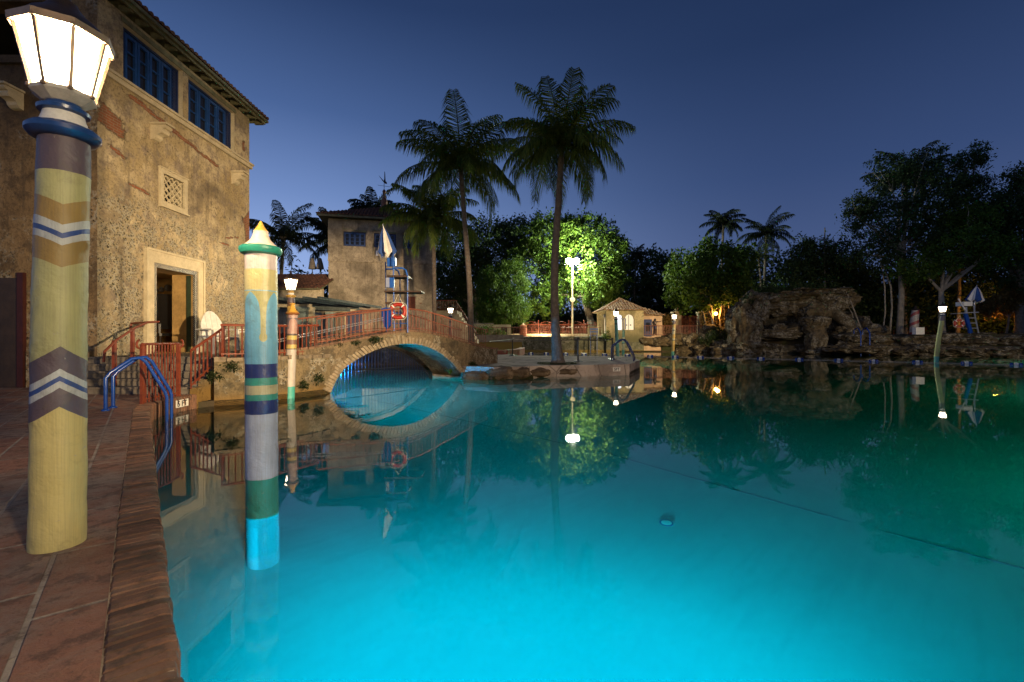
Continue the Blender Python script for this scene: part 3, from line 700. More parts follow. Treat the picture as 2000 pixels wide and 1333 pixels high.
    # corbels
    def corbel(c,ax):
        m=MB(); ax=Vector(ax); sd=Vector((-ax.y,ax.x,0)); c=Vector(c)
        prof=[(0,.16),(.34,.16),(.36,.12),(.33,.09),(.28,.08),(.30,.03),(.27,-.02),(.20,-.03),(.14,-.06),(.12,-.12),(.07,-.16),(0,-.17)]
        v=[c+ax*u-sd*.10+Vector((0,0,z)) for u,z in prof]; m.face_extrude(v,sd*.20)
        v=[c+ax*u*1.02-sd*.13+Vector((0,0,z)) for u,z in [(0,.205),(.38,.205),(.38,.165),(0,.165)]]; m.face_extrude(v,sd*.26)
        return m
    corbel((XF,10.42,5.90),(1,0,0)).build('corbel',M['cream'],b); corbel((XF,13.40,5.90),(1,0,0)).build('corbel',M['cream'],b); corbel((-9.75,9.0,5.88),(0,-1,0)).build('corbel',M['cream'],b)
    # lattice window
    lo=MB(); a,c,d,e=LW; A,C,D,E=a-.10,c+.10,d-.11,e+.10
    lo.box((XF-.02,A,D),(XF+.05,a,E)).box((XF-.02,c,D),(XF+.05,C,E)).box((XF-.02,a,e),(XF+.05,c,E)).box((XF-.02,a,D),(XF+.05,c,d))
    lo.box((XF-.02,A-.02,E),(XF+.075,C+.02,E+.03)).box((XF-.02,A-.02,D-.03),(XF+.085,C+.02,D))
    wo=lo.build('lattice_window',M['cream'],b)
    la=MB(); n=4; W_=c-a; H_=e-d
    for i in range(-n,n+1):
        for sgn in (1,-1):
            # line y = a + s*W, z = d + ...
            p=[];
            k=i/n
            s0=max(0,k); s1=min(1,1+k)
            if s1-s0<.02: continue
            P=(a+s0*W_, d+(s0-k)*H_); Q=(a+s1*W_, d+(s1-k)*H_)
            if sgn<0: P=(P[0],d+e-P[1]); Q=(Q[0],d+e-Q[1])
            xx=XF-.03-(.012 if sgn>0 else 0); la.bar((xx,P[0],P[1]),(xx,Q[0],Q[1]),.02,.032,up=(1,0,0))
    la.build('lattice',M['cream'],wo)
    # red door frame on the shaded wall, base ledge
    MB().box((-9.72,8.93,.24),(-9.60,9.02,2.5)).build('door_jamb',simple('oxblood_paint',(.04,.008,.006),.6),b)
    MB().box((-11.4,8.97,.24),(-9.73,9.01,2.4)).build('side_door',simple('brown_door',(.035,.022,.014),.6),b)
    MB().box((-9.55,8.94,.24),(XF-.1,8.998,.95)).build('plinth',M['side'],b)
    # roof: gutter, rafters, tiles
    EX=-7.88; EZ=8.22; ry0,ry1=8.55,14.66; sl=R(21)
    rf=MB(); cx=-11.6; ph=EZ+(EX-cx)*math.tan(sl)
    x2=-15.3
    v=[(EX,ry0,EZ),(EX,ry1,EZ),(x2,ry1,EZ),(x2,ry0,EZ),(cx,ry0+3.2,EZ+1.25),(cx,ry1-3.0,EZ+1.25)]
    ro=MB().add(v,[(0,1,5,4),(1,2,5),(2,3,4,5),(3,0,4),(0,3,2,1)]).build('roof',M['rafter'],b)
    up=Vector((cx-EX,0,1.25)).normalized(); Ls=math.hypot(cx-EX,1.25)
    tm=MB(); wd=ry1-ry0
    tilerow(tm,(EX,ry0,EZ+.01),(0,1,0),up,wd,lambda s:max(.1,Ls*min(1,s/3.2,(wd-s)/3.0)),.16,.066,.30)
    up2=Vector((0,-3.0,1.25)).normalized(); w2=EX-x2
    tilerow(tm,(x2,ry1,EZ+.01),(1,0,0),up2,w2,lambda s:max(.1,3.25*min(1,s/3.6,(w2-s)/3.6)),.16,.066,.30)
    up3=Vector((0,3.2,1.25)).normalized(); tilerow(tm,(x2,ry0,EZ+.01),(1,0,0),up3,w2,lambda s:max(.1,3.4*min(1,s/3.6,(w2-s)/3.6)),.16,.066,.30)
    tm.build('roof_tiles',M['tiledark'],ro)
    gt=MB(); gt.box((EX-.02,ry0,EZ-.075),(EX+.03,ry1+.02,EZ-.004)); gt.box((EX-.10,ry0,EZ-.13),(EX-.055,ry1,EZ-.01)); gt.box((x2,ry1-.02,EZ-.075),(EX-.02,ry1+.03,EZ-.004)); gt.build('fascia',M['rafter'],ro)
    k=ry0+.15
    while k<ry1: MB().box((XF-.05,k,EZ-.15),(EX-.11,k+.075,EZ-.02)).build('rafter',M['rafter'],ro); k+=.42
    return b
main_building()
lamp('hall_light','POINT',(-9.6,11.6,2.7),(1,.68,.30),15,.08)
M['blackwood']=simple('ebony_wood',(.014,.009,.007),.45,.3,7,.2,.004)
# throne-like chair in the doorway
ch=empty('carved_chair',(-9.85,13.05,.854),'tall dark carved wooden chair with a crested back just inside the doorway','chair',rz=R(48))
MB().box((-.30,-.04,.62),(.30,.04,1.62)).bar((-.33,0,0),(-.33,0,1.66),.06).bar((.33,0,0),(.33,0,1.66),.06).box((-.24,-.055,.70),(.24,-.04,1.52)).build('backrest',M['blackwood'],ch,local=True)
m=MB(); 
for x,z,r in ((-.28,1.70,.06),(-.16,1.74,.07),(0,1.80,.10),(.16,1.74,.07),(.28,1.70,.06)): m.lathe([(0,-.03),(r,-.025),(r,.025),(0,.03)],14,Matrix.Translation((x,0,z))@Matrix.Rotation(R(90),4,'X'))
m.build('crest',M['blackwood'],ch,local=True)
MB().box((-.32,-.62,.42),(.32,.0,.50)).build('seat',M['blackwood'],ch,local=True)
for x,y in ((-.29,-.58),(.29,-.58)): MB().tube([(x,y,0),(x,y,.12),(x,y,.42)],[.03,.045,.03],8).build('leg',M['blackwood'],ch,local=True)
for x in (-.31,.31): MB().bar((x,-.6,.72),(x,0,.74),.06).bar((x,-.57,.5),(x,-.57,.72),.05).build('armrest',M['blackwood'],ch,local=True)
# ---------------------------------------------------------------- tower
TW=empty('stucco_tower',(-11.05,27.4,.85),'square grey stucco tower with low tiled roof and weathervane behind the bridge','tower',rz=math.atan2(1.35,6.0))
def tower():
    b=TW; wd,dp,H=6.15,6.0,7.60
    w1=(.85,2.15,5.98,6.86); w2=(2.62,3.95,5.98,6.86); w3=(4.35,5.5,5.98,6.86); lt=(4.35,4.85,3.92,4.42)
    hs=[w1,w2,w3,lt]
    us=lines(0,wd,.15,[x for h in hs for x in h[:2]]); vs=lines(0,H,.15,[x for h in hs for x in h[2:]])
    w=wallgrid(us,vs,hs,lambda u,v:(u,0,v),None,'wall',M['tower'],None); w.parent=b
    mb=MB(); mb.box((0,.003,0),(.3,dp,H)).box((wd-.3,.003,0),(wd,dp,H)).box((.3,dp-.3,0),(wd-.3,dp,H)).box((.3,.5,5.0),(wd-.3,.56,7.2)).box((4.2,.2,3.8),(5,.25,4.5)); mb.build('rear_wall',M['tower'],b,local=True)
    tr=MB(); tr.box((-.03,-.06,5.02),(wd+.03,-.002,5.14)).box((2.12,-.10,5.02),(2.66,-.06,5.20)).box((2.22,-.07,5.14),(2.56,-.002,7.02)).box((2.17,-.10,6.92),(2.61,-.07,7.04)).box((4.0,-.07,5.14),(4.30,-.002,7.02)).box((3.95,-.10,6.92),(4.35,-.07,7.04))
    tr.box((-.02,-.045,5.14),(.80,-.002,7.5)).box((5.56,-.045,5.14),(wd+.02,-.002,7.5)); tr.box((0,-.05,6.95),(wd,-.003,6.99))
    tr.build('pilasters',M['tower'],b,local=True)
    for a,c,d,e in (w1,w2,w3):
        m=MB(); m.box((a,.08,d),(a+.06,.14,e)).box((c-.06,.08,d),(c,.14,e)).box((a+.06,.08,d),(c-.06,.14,d+.06)).box((a+.06,.08,e-.06),(c-.06,.14,e)); wo=m.build('window',M['navy'],b,local=True)
        m=MB(); n=4
        for i in range(n):
            p=a+.06+(c-a-.12)*i/n; q=a+.06+(c-a-.12)*(i+1)/n
            m.box((p+.005,.09,d+.06),(p+.055,.13,e-.06)).box((q-.055,.09,d+.06),(q-.005,.13,e-.06)).box((p+.05,.09,d+.06),(q-.05,.13,d+.12)).box((p+.05,.09,e-.12),(q-.05,.13,e-.06))
            for k in (1,2): z=d+.1+(e-d-.2)*k/3; m.box((p+.05,.1,z-.012),(q-.05,.12,z+.012))
        m.build('casement',M['blue'],wo,local=True); MB().box((a,.15,d),(c,.16,e)).build('pane',M['pane'],wo,local=True)
    aw=MB()
    for a,c in ((.85,2.15),(2.62,3.95)): aw.add([(a,-.02,7.04),(c,-.02,6.98),(c,-.05,6.86),(a,-.05,7.0),(a,.02,7.04),(c,.02,6.98),(c,.02,6.86),(a,.02,7.0)],[(0,3,2,1),(4,5,6,7),(0,1,5,4),(1,2,6,5),(2,3,7,6),(3,0,4,7)])
    aw.build('lintel',simple('mossy_lintel',(.20,.22,.11),.8),b,local=True)
    a,c,d,e=lt; m=MB(); m.box((a-.07,-.04,d-.07),(a,0,e+.07)).box((c,-.04,d-.07),(c+.07,0,e+.07)).box((a,-.04,e),(c,0,e+.07)).box((a,-.04,d-.07),(c,0,d)); wo=m.build('lattice_window',M['tower'],b,local=True)
    m=MB(); n=4
    for i in range(-n,n+1):
        k=i/n; s0=max(0,k); s1=min(1,1+k)
        if s1-s0<.02: continue
        for sg in (1,-1):
            z0=d+(s0-k)*(e-d); z1=d+(s1-k)*(e-d)
            if sg<0: z0=d+e-z0; z1=d+e-z1
            m.bar((a+s0*(c-a),.03+.02*sg,z0),(a+s1*(c-a),.03+.02*sg,z1),.02,.025,up=(0,1,0))
    m.build('lattice',M['cream'],wo,local=True)
    MB().box((4.62,-.05,2.15),(5.12,-.003,2.98)).build('shutter',simple('red_shutter',(.13,.035,.02),.7),b,local=True)
    MB().box((1.0,-.06,.0),(1.95,-.003,2.0)).build('door',M['navy'],b,local=True)
    MB().box((1.95,-.05,.0),(2.02,-.003,2.07)).box((.93,-.05,0),(1.0,-.003,2.07)).build('door_frame',M['cream'],b,local=True)
    MB().box((2.75,-.12,5.45),(2.92,-.002,5.75)).box((2.98,-.12,5.50),(3.25,-.002,5.78)).build('wall_box',M['white2'],b,local=True)
    # roof
    o=.55; EZ=7.72; PK=9.25; cx,cy_=wd/2,dp/2
    v=[(-o,-o,EZ),(wd+o,-o,EZ),(wd+o,dp+o,EZ),(-o,dp+o,EZ),(cx,cy_,PK)]
    ro=MB().add(v,[(0,1,4),(1,2,4),(2,3,4),(3,0,4),(0,3,2,1)]).build('roof',M['rafter'],b,local=True)
    tm=MB(); w_=wd+2*o; up=Vector((0,cy_+o,PK-EZ)); L=up.length; up.normalize()
    tilerow(tm,(-o,-o,EZ+.01),(1,0,0),up,w_,lambda s:max(.1,L*min(1,s/(w_/2),(w_-s)/(w_/2))),.2,.085,.36)
    for (p,ax,upv) in (((-o,dp+o,EZ+.01),(0,-1,0),(cx+o,0,PK-EZ)),((wd+o,-o,EZ+.01),(0,1,0),(-cx-o,0,PK-EZ))):
        u=Vector(upv); l=u.length; u.normalize(); d_=dp+2*o
        tilerow(tm,p,ax,u,d_,lambda s:max(.1,l*min(1,s/(d_/2),(d_-s)/(d_/2))),.2,.085,.36)
    tm.build('roof_tiles',M['tiledark'],ro,local=True)
    MB().box((-o-.02,-o-.03,EZ-.13),(wd+o+.02,-o,EZ-.01)).build('fascia',M['rafter'],ro,local=True)
    fn=MB().lathe([(.24,PK-.1),(.24,PK+.16),(.17,PK+.19),(.20,PK+.32),(.23,PK+.45),(.15,PK+.62),(.07,PK+.8),(.06,PK+1.0),(.10,PK+1.05),(.12,PK+1.14),(.06,PK+1.24),(.02,PK+1.28)],16,Matrix.Translation((cx,cy_,0)))
    fo=fn.build('finial',simple('terracotta_finial',(.22,.10,.055),.7),b,local=True,smooth=True)
    z=PK+1.25; m=MB().tube([(cx,cy_,z),(cx,cy_,z+.7)],.016,6).bar((cx-.42,cy_,z+.28),(cx+.42,cy_,z+.22),.018).bar((cx,cy_-.35,z+.25),(cx,cy_+.35,z+.25),.018)
    m.face_extrude([(cx-.36,cy_,z+.95),(cx-.28,cy_,z+.88),(cx-.02,cy_,z+.60),(cx+.16,cy_,z+.55),(cx+.20,cy_,z+.40),(cx+.05,cy_,z+.42),(cx-.10,cy_,z+.58)],(0,.02,0))
    m.face_extrude([(cx+.0,cy_+.02,z+.60),(cx+.02,cy_+.02,z+1.28),(cx+.06,cy_+.02,z+1.2),(cx+.10,cy_+.02,z+.58)],(0,.015,0))
    m.build('weathervane',M['bronze'],fo,local=True)
tower()
# ---------------------------------------------------------------- low wing left of the tower
wg=empty('low_wing',(-12.6,26,.85),'low ochre wing with dark tiled lean-to roof left of the tower','building')
MB().box((-18,26.2,.85),(-10.95,26.5,4.1)).build('wall',M['wallpale'],wg)
ro=MB().add([(-18.5,25.7,4.05),(-10.75,25.7,4.05),(-10.75,28.6,5.2),(-18.5,28.6,5.2),(-18.5,25.7,3.98),(-10.75,25.7,3.98)],[(0,1,2,3),(4,5,1,0),(3,2,5,4),(1,5,2),(0,3,4)]).build('roof',M['rafter'],wg)
tm=MB(); u=Vector((0,2.9,1.15)).normalized(); tilerow(tm,(-18.5,25.7,4.06),(1,0,0),u,7.75,lambda s:3.1,.2,.085,.36); tm.build('roof_tiles',M['tiledark'],ro)
# pergola in front of it
pg=empty('pergola',(-9.8,20,.85),'weathered timber pergola on stout teal plaster piers beside the tower','pergola')
for p in (at(592,600,20),at(532,600,20),at(646,600,24)):
    pr=MB().box((p.x-.17,p.y-.17,.85),(p.x+.17,p.y+.17,2.60)).box((p.x-.21,p.y-.21,2.48),(p.x+.21,p.y+.21,2.60)); pr.build('pier',M['tealcol'],pg)
p=at(609,600,20.3); MB().box((p.x-.10,p.y-.12,.85),(p.x+.10,p.y+.1,2.60)).build('pier',M['wallpale'],pg)
p=at(628,600,25); MB().box((p.x-.9,p.y,.85),(p.x-.35,p.y+.2,2.5)).box((p.x+.1,p.y,.85),(p.x+.5,p.y+.2,2.5)).box((p.x-.35,p.y+.05,1.9),(p.x+.1,p.y+.2,2.5)).build('back_wall',M['tealcol'],pg)
MB().bar((-12.0,19.4,2.70),(-8.2,24.3,2.72),.22,.19).build('beam',M['greybeam'],pg)
MB().bar((-13.0,20.2,2.68),(-8.9,20.2,2.66),.16,.14).build('beam',M['wallpale'],pg); MB().bar((-12.2,23.9,2.68),(-8.2,23.9,2.66),.2,.16).build('beam',M['wallpale'],pg)
for i in range(9): x=-13+.62*i; MB().bar((x,18.9,2.90),(x+.9,24.8,2.90),.10,.12).build('rafter',M['greybeam'],pg)
# ---------------------------------------------------------------- staircase block right of the tower
sb=empty('stair_block',(-3.8,34,.85),'ochre stone stair block with red railings right of the tower','staircase')
a=at(848,0,34).x; c=at(893,0,34).x; e=at(932,0,34).x
zt=at(0,607,34).z
MB().box((a-1.5,34,.85),(c,37,zt)).build('landing',M['wallpale'],sb)
m=MB()
for i in range(9):
    x0=c+(e-c)*i/9; m.box((x0,34,.85),(c+(e-c)*(i+1)/9,36,zt-(zt-.9)*(i+1)/10))
m.build('flight',M['wallpale'],sb)
# ---------------------------------------------------------------- pool house
def poolhouse():
    e=empty('pool_house',(10.5,43,0),'small lit pool house with tiled pyramid roof and twin arched windows by the water','pool house')
    x0,x1,y0,y1=8.7,12.15,42.0,46.6; zt=3.82
    # front wall with two arches
    def archwall(mb,fn,u0,u1,z0,z1,arcs,th):
        # vertical strips
        us=[u0]; 
        for (a,b,zb,zs) in arcs: us+=[a+(b-a)*i/10 for i in range(11)]
        us.append(u1)
        for p,q in zip(us,us[1:]):
            A=None
            for (a,b,zb,zs) in arcs:
                if p>=a-1e-6 and q<=b+1e-6: A=(a,b,zb,zs)
            def blk(za0,zb0,za1,zb1):
                v=[fn(p,0,za0),fn(q,0,zb0),fn(q,th,zb0),fn(p,th,za0),fn(p,0,za1),fn(q,0,zb1),fn(q,th,zb1),fn(p,th,za1)]
                mb.add(v,[(0,3,2,1),(4,5,6,7),(0,1,5,4),(1,2,6,5),(2,3,7,6),(3,0,4,7)])
            if A is None: blk(z0,z0,z1,z1)
            else:
                a,b,zb,zs=A; r=(b-a)/2; c=(a+b)/2
                ha=zs+math.sqrt(max(0,r*r-(p-c)**2)); hb=zs+math.sqrt(max(0,r*r-(q-c)**2))
                blk(z0,z0,zb,zb); blk(ha,hb,z1,z1)
    m=MB(); archwall(m,lambda u,t,z:(u,y0+t,z),x0,x1,-.3,zt,[(9.55,10.28,2.02,3.05),(10.40,11.28,2.02,3.0)],.25)
    archwall(m,lambda u,t,z:(x0+t,u,z),y0+.25,y1,-.3,zt,[(42.6,43.9,1.6,2.9),(44.2,45.5,1.6,2.9)],.22)
    m.box((x1-.2,y0+.25,-.3),(x1,y1,zt)).box((x0+.22,y1-.2,-.3),(x1-.2,y1,zt))
    wl=m.build('wall',M['poolhouse'],e)
    MB().box((x0-.01,y0-.03,-.3),(x1+.01,y0-.003,.9)).build('plinth',M['farwall'],e)
    r=MB(); r.box((x0+.23,y0+.26,1.9),(x1-.21,y1-.22,1.94)); r.build('room_floor',M['wallpale'],e)
    MB().box((9.45,43.0,1.95),(10.33,43.05,3.7)).build('glow_panel',M['glowcool'],e)  # panel emits by itself in place of a lit interior
    MB().box((10.36,42.35,1.95),(11.4,42.4,3.7)).box((9.2,42.4,1.3),(9.25,45.6,3.6)).build('glow_wall',M['glowwarm'],e)  # walls glow by themselves in place of lamplight on plaster
    s=MB(); s.box((9.50,41.93,2.05),(9.62,41.99,3.05)).box((10.20,41.90,2.05),(10.27,41.99,3.05)).box((10.42,41.92,2.05),(10.50,41.99,3.05)).box((9.5,41.94,3.02),(10.5,41.99,3.07)); s.build('shutter',M['blue'],e)
    s=MB(); s.box((10.82,42.3,2.0),(10.86,42.34,3.4)); s.box((10.58,42.3,2.42),(10.72,42.34,2.52)).box((10.95,42.3,2.42),(11.09,42.34,2.52)); s.build('window_bar',M['wood'],e)
    PK=(10.42,44.3,5.05); o=.35
    v=[(x0-o,y0-o,zt-.02),(x1+o*.2,y0-o,zt-.02),(x1+o*.2,y1+o,zt-.02),(x0-o,y1+o,zt-.02),PK]
    ro=MB().add(v,[(0,1,4),(1,2,4),(2,3,4),(3,0,4),(0,3,2,1)]).build('roof',M['cream'],e)
    tm=MB(); w_=x1+o*.2-x0+o; u=Vector((0,PK[1]-y0+o,PK[2]-zt)); L=u.length; u.normalize(); pk=PK[0]-x0+o
    tilerow(tm,(x0-o,y0-o,zt),(1,0,0),u,w_,lambda s:max(.1,L*min(s/pk,(w_-s)/(w_-pk))),.27,.115,.42)
    u=Vector((PK[0]-x0+o,0,PK[2]-zt)); L2=u.length; u.normalize(); d_=y1-y0+2*o; pd=PK[1]-y0+o
    tilerow(tm,(x0-o,y1+o,zt),(0,-1,0),u,d_,lambda s:max(.1,L2*min(s/(d_-pd),(d_-s)/pd)),.27,.115,.42)
    tm.build('roof_tiles',M['tile'],ro)
    hp=MB(); 
    for q in (v[0],v[1]): hp.tube([Vector(q)+Vector((0,0,.08)),Vector(PK)+Vector((0,0,.08))],.085,8)
    hp.build('hip_tiles',M['tile'],ro)
    MB().box((x0-.12,y0+.5,3.2),(x0-.002,y0+.75,3.45)).build('speaker_box',M['white'],e)
    # annex
    ax0,ax1=12.16,14.0; az=3.35
    a=MB(); a.box((ax0,42.4,-.3),(ax1,45.4,az)).build('annex_wall',simple('peach_stucco',(.52,.36,.24),.85,.2,3,.4,.015),e)
    v=[(ax0,42.1,az),(ax1+.2,42.1,az),(ax1+.2,45.6,az),(ax0,45.6,az),(12.7,43.8,4.12),(ax0,43.8,4.12)]
    ro2=MB().add(v,[(0,1,4,5),(1,2,4),(2,3,5,4),(0,3,2,1)]).build('annex_roof',M['cream'],e)
    tm=MB(); u=Vector((0,1.7,.77)); L=u.length; u.normalize(); w_=ax1+.2-ax0
    tilerow(tm,(ax0,42.1,az+.02),(1,0,0),u,w_,lambda s:max(.1,L*min(1,(w_-s)/1.45)),.27,.115,.42); tm.build('annex_tiles',M['tile'],ro2)
    MB().box((12.28,42.34,1.40),(13.0,42.395,3.0)).build('door',simple('matt_slate_door',(.06,.075,.16),.95,.2,6,.2,.01,0,.02),e)
    MB().box((12.46,42.31,1.9),(12.82,42.338,2.7)).build('door_panel',simple('matt_dark_panel',(.02,.022,.03),.95,.1,6,.1,.01,0,.02),e)
poolhouse()
# ================================================================ PAINTED POLES AND LANTERNS
PUR=(.105,.075,.10); LB=(.50,.54,.56); BLU=(.02,.065,.27); OCH=(.32,.21,.06); GRN=(.44,.43,.20); CRM=(.58,.49,.20); TEAL=(.05,.34,.29); NAV=(.018,.035,.18); LAV=(.52,.60,.80)
def lantern(e,H,lx,glass,s=1.0,ring=None,power=300):
    T=Matrix.Translation((lx,0,H))@Matrix.Scale(s,4)
    MB().lathe([(.098,-.055),(.118,-.05),(.134,-.03),(.134,-.012),(.118,.004),(.098,.012)],32,T).build('collar',ring or M['ringblue'],e,local=True,smooth=True)
    MB().lathe([(.09,.012),(.078,.05),(.074,.068)],32,T).build('neck',M['white'],e,local=True,smooth=True)
    MB().lathe([(.074,.068),(.092,.074),(.094,.09),(.07,.10),(.064,.118)],32,T).build('neck_ring',ring or M['ringblue'],e,local=True,smooth=True)
    ln=MB().lathe([(.06,.112),(.075,.118),(.118,.150),(.118,.166),(.05,.168)],8,T,rot=R(10)).build('lantern_base',M['basewhite'],e,local=True)
    n=8; r0,r1,z0,z1=.110,.166,.166,.425
    g=MB().lathe([(r0-.004,z0+.002),(r1-.004,z1-.002)],n,T,rot=R(10)); g.f=g.f[:n]
    g.build('glass',glass,ln,local=True)
    fr=MB()
    for k in range(n):
        a=2*PI*k/n+R(10); c,sn=math.cos(a),math.sin(a)
        fr.bar(T@Vector((r0*c,r0*sn,z0)),T@Vector((r1*c,r1*sn,z1)),.012*s)
        for rr,zz in ((r0*1.06,z0-.004),(r1*1.06,z1+.008)): fr.lathe([(0,-.012),(.011,-.006),(.011,.006),(0,.012)],8,T@Matrix.Translation((rr*c,rr*sn,zz)))
    fr.lathe([(r1-.012,z1-.004),(r1+.018,z1-.002),(r1+.022,z1+.03),(r1+.004,z1+.04),(r1-.02,z1+.035)],n,T,rot=R(10))
    fr.build('lantern_frame',M['lead'],ln,local=True)
    d=bpy.data.lights.new('bulb','POINT'); d.energy=power; d.color=(1,.74,.42); d.shadow_soft_size=.05; lo=bpy.data.objects.new('bulb',d); COL.objects.link(lo); lo.parent=e; lo.location=(lx,0,H+.30)
    MB().lathe([(r1+.0,z1+.038),(r1-.03,z1+.075),(.085,z1+.115),(.055,z1+.155),(.05,z1+.17),(.032,z1+.18),(.02,z1+.20),(.03,z1+.225),(.018,z1+.25),(0,z1+.27)],12,T,rot=R(10)).build('lantern_roof',M['bronze'],ln,local=True,smooth=True)
def pole_pts(H,lean,wob=.0,n=14,mid=None):
    pts=[]
    for i in range(n+1):
        u=i/n; x=lean*u+(mid(u) if mid else 0)+wob*math.sin(u*7+1)*.5; pts.append((x,wob*math.cos(u*6)*.5,H*u))
    return pts
def pole(loc,H,r,mat,name,label,cat,group,lean=0,mid=None,taper=.96,wob=.004):
    e=empty(name,loc,label,cat,group,rz=math.atan2(-loc[0],loc[1]))
    pts=pole_pts(H,lean,wob,40,mid); rr=[r*(1+(taper-1)*i/40)*(1+.012*math.sin(i*1.1)+.008*math.sin(i*2.7)) for i in range(41)]
    MB().tube(pts,rr,40).build('post',mat,e,local=True,smooth=True); return e
# near lamp post on the deck
ab=[(0,CRM),(.651,PUR),(.735,LB),(.766,BLU),(.796,LB),(.828,PUR),(.922,GRN),(1.288,OCH),(1.384,LB),(1.415,BLU),(1.444,LB),(1.478,OCH),(1.571,GRN),(1.731,PUR)]
mA=paint('near_post_paint',2.0,ab,chev=(1.1,.75,-.5,1.63,.012))
G='painted lamp posts round the pool'
eA=pole((-2.13,2.13,.235),1.95,.1,mA,'lamp_post','near lamp post on the brick deck, pale green with ochre, purple and blue chevrons','lamp post',G,lean=.024,taper=.93,wob=.006)
lantern(eA,1.95,.024,lantern_glass('near_lantern_glass',(1,.80,.52),9),power=430)
# capped mooring pole in the water
bb=[(0,(.20,.38,.44)),(.80,TEAL),(1.074,LAV),(1.507,NAV),(1.602,TEAL),(1.644,(.55,.52,.33)),(1.704,TEAL),(1.757,NAV),(1.85,(.18,.44,.66)),(2.34,(.50,.45,.22)),(2.48,(.52,.46,.46))]
mB=paint('capped_post_paint',2.6,bb,drip=(1.85,2.34,2.03,(.42,.40,.18),(.16,.42,.64)),rough=.38)
GP='painted mooring poles standing in the pool'
eB=pole((-1.71,3.13,-.82),2.60,.1,mB,'mooring_pole','thick mooring pole with sky blue field, yellow drips and a teal rimmed white cap','mooring pole',GP,lean=-.015,taper=1.0)
T=Matrix.Translation((-.015,0,2.60))
MB().lathe([(.10,-.01),(.123,.0),(.134,.022),(.132,.04),(.118,.05),(.10,.052)],36,T).build('cap_rim',simple('teal_enamel',(.02,.20,.15),.35),eB,local=True,smooth=True)
MB().lathe([(.112,.05),(.085,.072),(.062,.098),(.05,.125),(.045,.15),(.047,.156)],36,T).build('cap',simple('cap_cream',(.60,.50,.42),.5),eB,local=True,smooth=True)
MB().lathe([(.047,.156),(.040,.164),(.022,.19),(.008,.222),(0,.228)],28,T).build('finial',simple('gold_paint',(.55,.34,.07),.4,bump=.1),eB,local=True,smooth=True)
# bell-capped pole
cb=[(0,TEAL),(.8+.227,(.42,.37,.33)),(.8+.983,(.05,.04,.035)),(.8+1.0,(.45,.33,.09)),(.8+1.076,(.15,.07,.05)),(.8+1.18,(.45,.33,.09)),(.8+1.257,(.06,.04,.04)),(.8+1.293,(.36,.22,.19))]
mC=paint('bell_post_paint',2.55,cb,drip=(2.11,2.42,2.22,(.12,.10,.12),(.34,.20,.17)))
eC=pole((-4.53,9.2,-.8),2.50,.1,mC,'mooring_pole','leaning pink and pale grey mooring pole with gold bell cap beside the bridge','mooring pole',GP,lean=.085)
T=Matrix.Translation((.085,0,2.50))
MB().lathe([(.10,-.02),(.125,-.005),(.142,.01),(.125,.03),(.10,.05)],28,T).build('cap_rim',simple('rust_gold',(.26,.10,.03),.45),eC,local=True,smooth=True)
MB().lathe([(.125,.03),(.095,.055),(.065,.10),(.045,.16),(.04,.19),(.055,.2),(.05,.215),(.0,.23)],28,T).build('cap',simple('gold_paint_bell',(.52,.29,.05),.4,bump=.1),eC,local=True,smooth=True)
def warmglass(n,st): return lantern_glass(n,(1,.82,.56),st)
gl=warmglass('lantern_glass_far',26)
db=[(0,(.42,.27,.07)),(.5,PUR),(.62,(.42,.27,.07)),(1.25,(.12,.06,.04)),(1.36,PUR),(1.48,(.42,.27,.07))]
eD=pole((-6.12,12.6,.85),1.55,.1,paint('gold_post_paint',1.8,db),'lamp_post','gold and purple lamp post on the terrace behind the bell-capped pole','lamp post',G)
lantern(eD,1.55,0,gl,ring=simple('gold_ring',(.45,.27,.06),.4))
p=at(880,607,27); eE=pole((p.x,27,.85),1.72,.1,paint('cream_stripe_paint',1.8,[(0,(.35,.22,.17)),(1.1,(.42,.38,.30)),(1.3,(.12,.10,.12)),(1.38,(.45,.40,.3)),(1.5,PUR)]),'lamp_post','lamp post with dark striped collar seen past the right end of the bridge','lamp post',G)
lantern(eE,1.72,0,gl,ring=M['navy'])
def wpole(pxb,pxt,Y,ztop,bands,label,name='lamp_post',r=.1,curve=None,lan=True,ring=None,g=None):
    zb=-1.75; xb=(pxb-1000)/F*Y; xt=(pxt-1000)/F*Y; H=ztop-zb-(.31 if lan else 0)
    u0=(0-zb)/H                # waterline fraction
    def path(u):
        v=max(0,(u-u0)/(1-u0)); k=v if curve is None else curve(v)
        return k*(xt-xb)
    e=empty(name,(xb,Y,zb),label,'lamp post' if lan else 'mooring pole',g or (G if lan else GP))
    pts=[(path(i/30),0,H*i/30) for i in range(31)]
    MB().tube(pts,r,20).build('post',paint(name+'_paint',H+.01,[(0,bands[0][1])]+[(z-zb,c) for z,c in bands]),e,local=True,smooth=True)
    if lan: lantern(e,H,xt-xb,gl,ring=ring or M['navy'])
    return e,H,xt-xb
wpole(1207,1203,28,2.74,[(-1.7,(.16,.42,.32)),(1.3,(.12,.36,.27)),(2.05,(.05,.12,.10)),(2.15,(.14,.38,.28)),(2.32,(.06,.08,.07))],'mint green lamp post in the water in front of the lit arched window')
wpole(1314,1317,32,2.74,[(-1.7,(.08,.35,.28)),(.30,(.42,.27,.07)),(1.05,(.10,.09,.10)),(1.12,(.45,.42,.3)),(1.2,(.42,.27,.07)),(1.5,(.45,.42,.3)),(1.75,(.10,.09,.10)),(1.83,(.45,.42,.3)),(1.95,(.42,.30,.10)),(2.2,PUR)],'ochre banded lamp post in the water in front of the gate pillars')
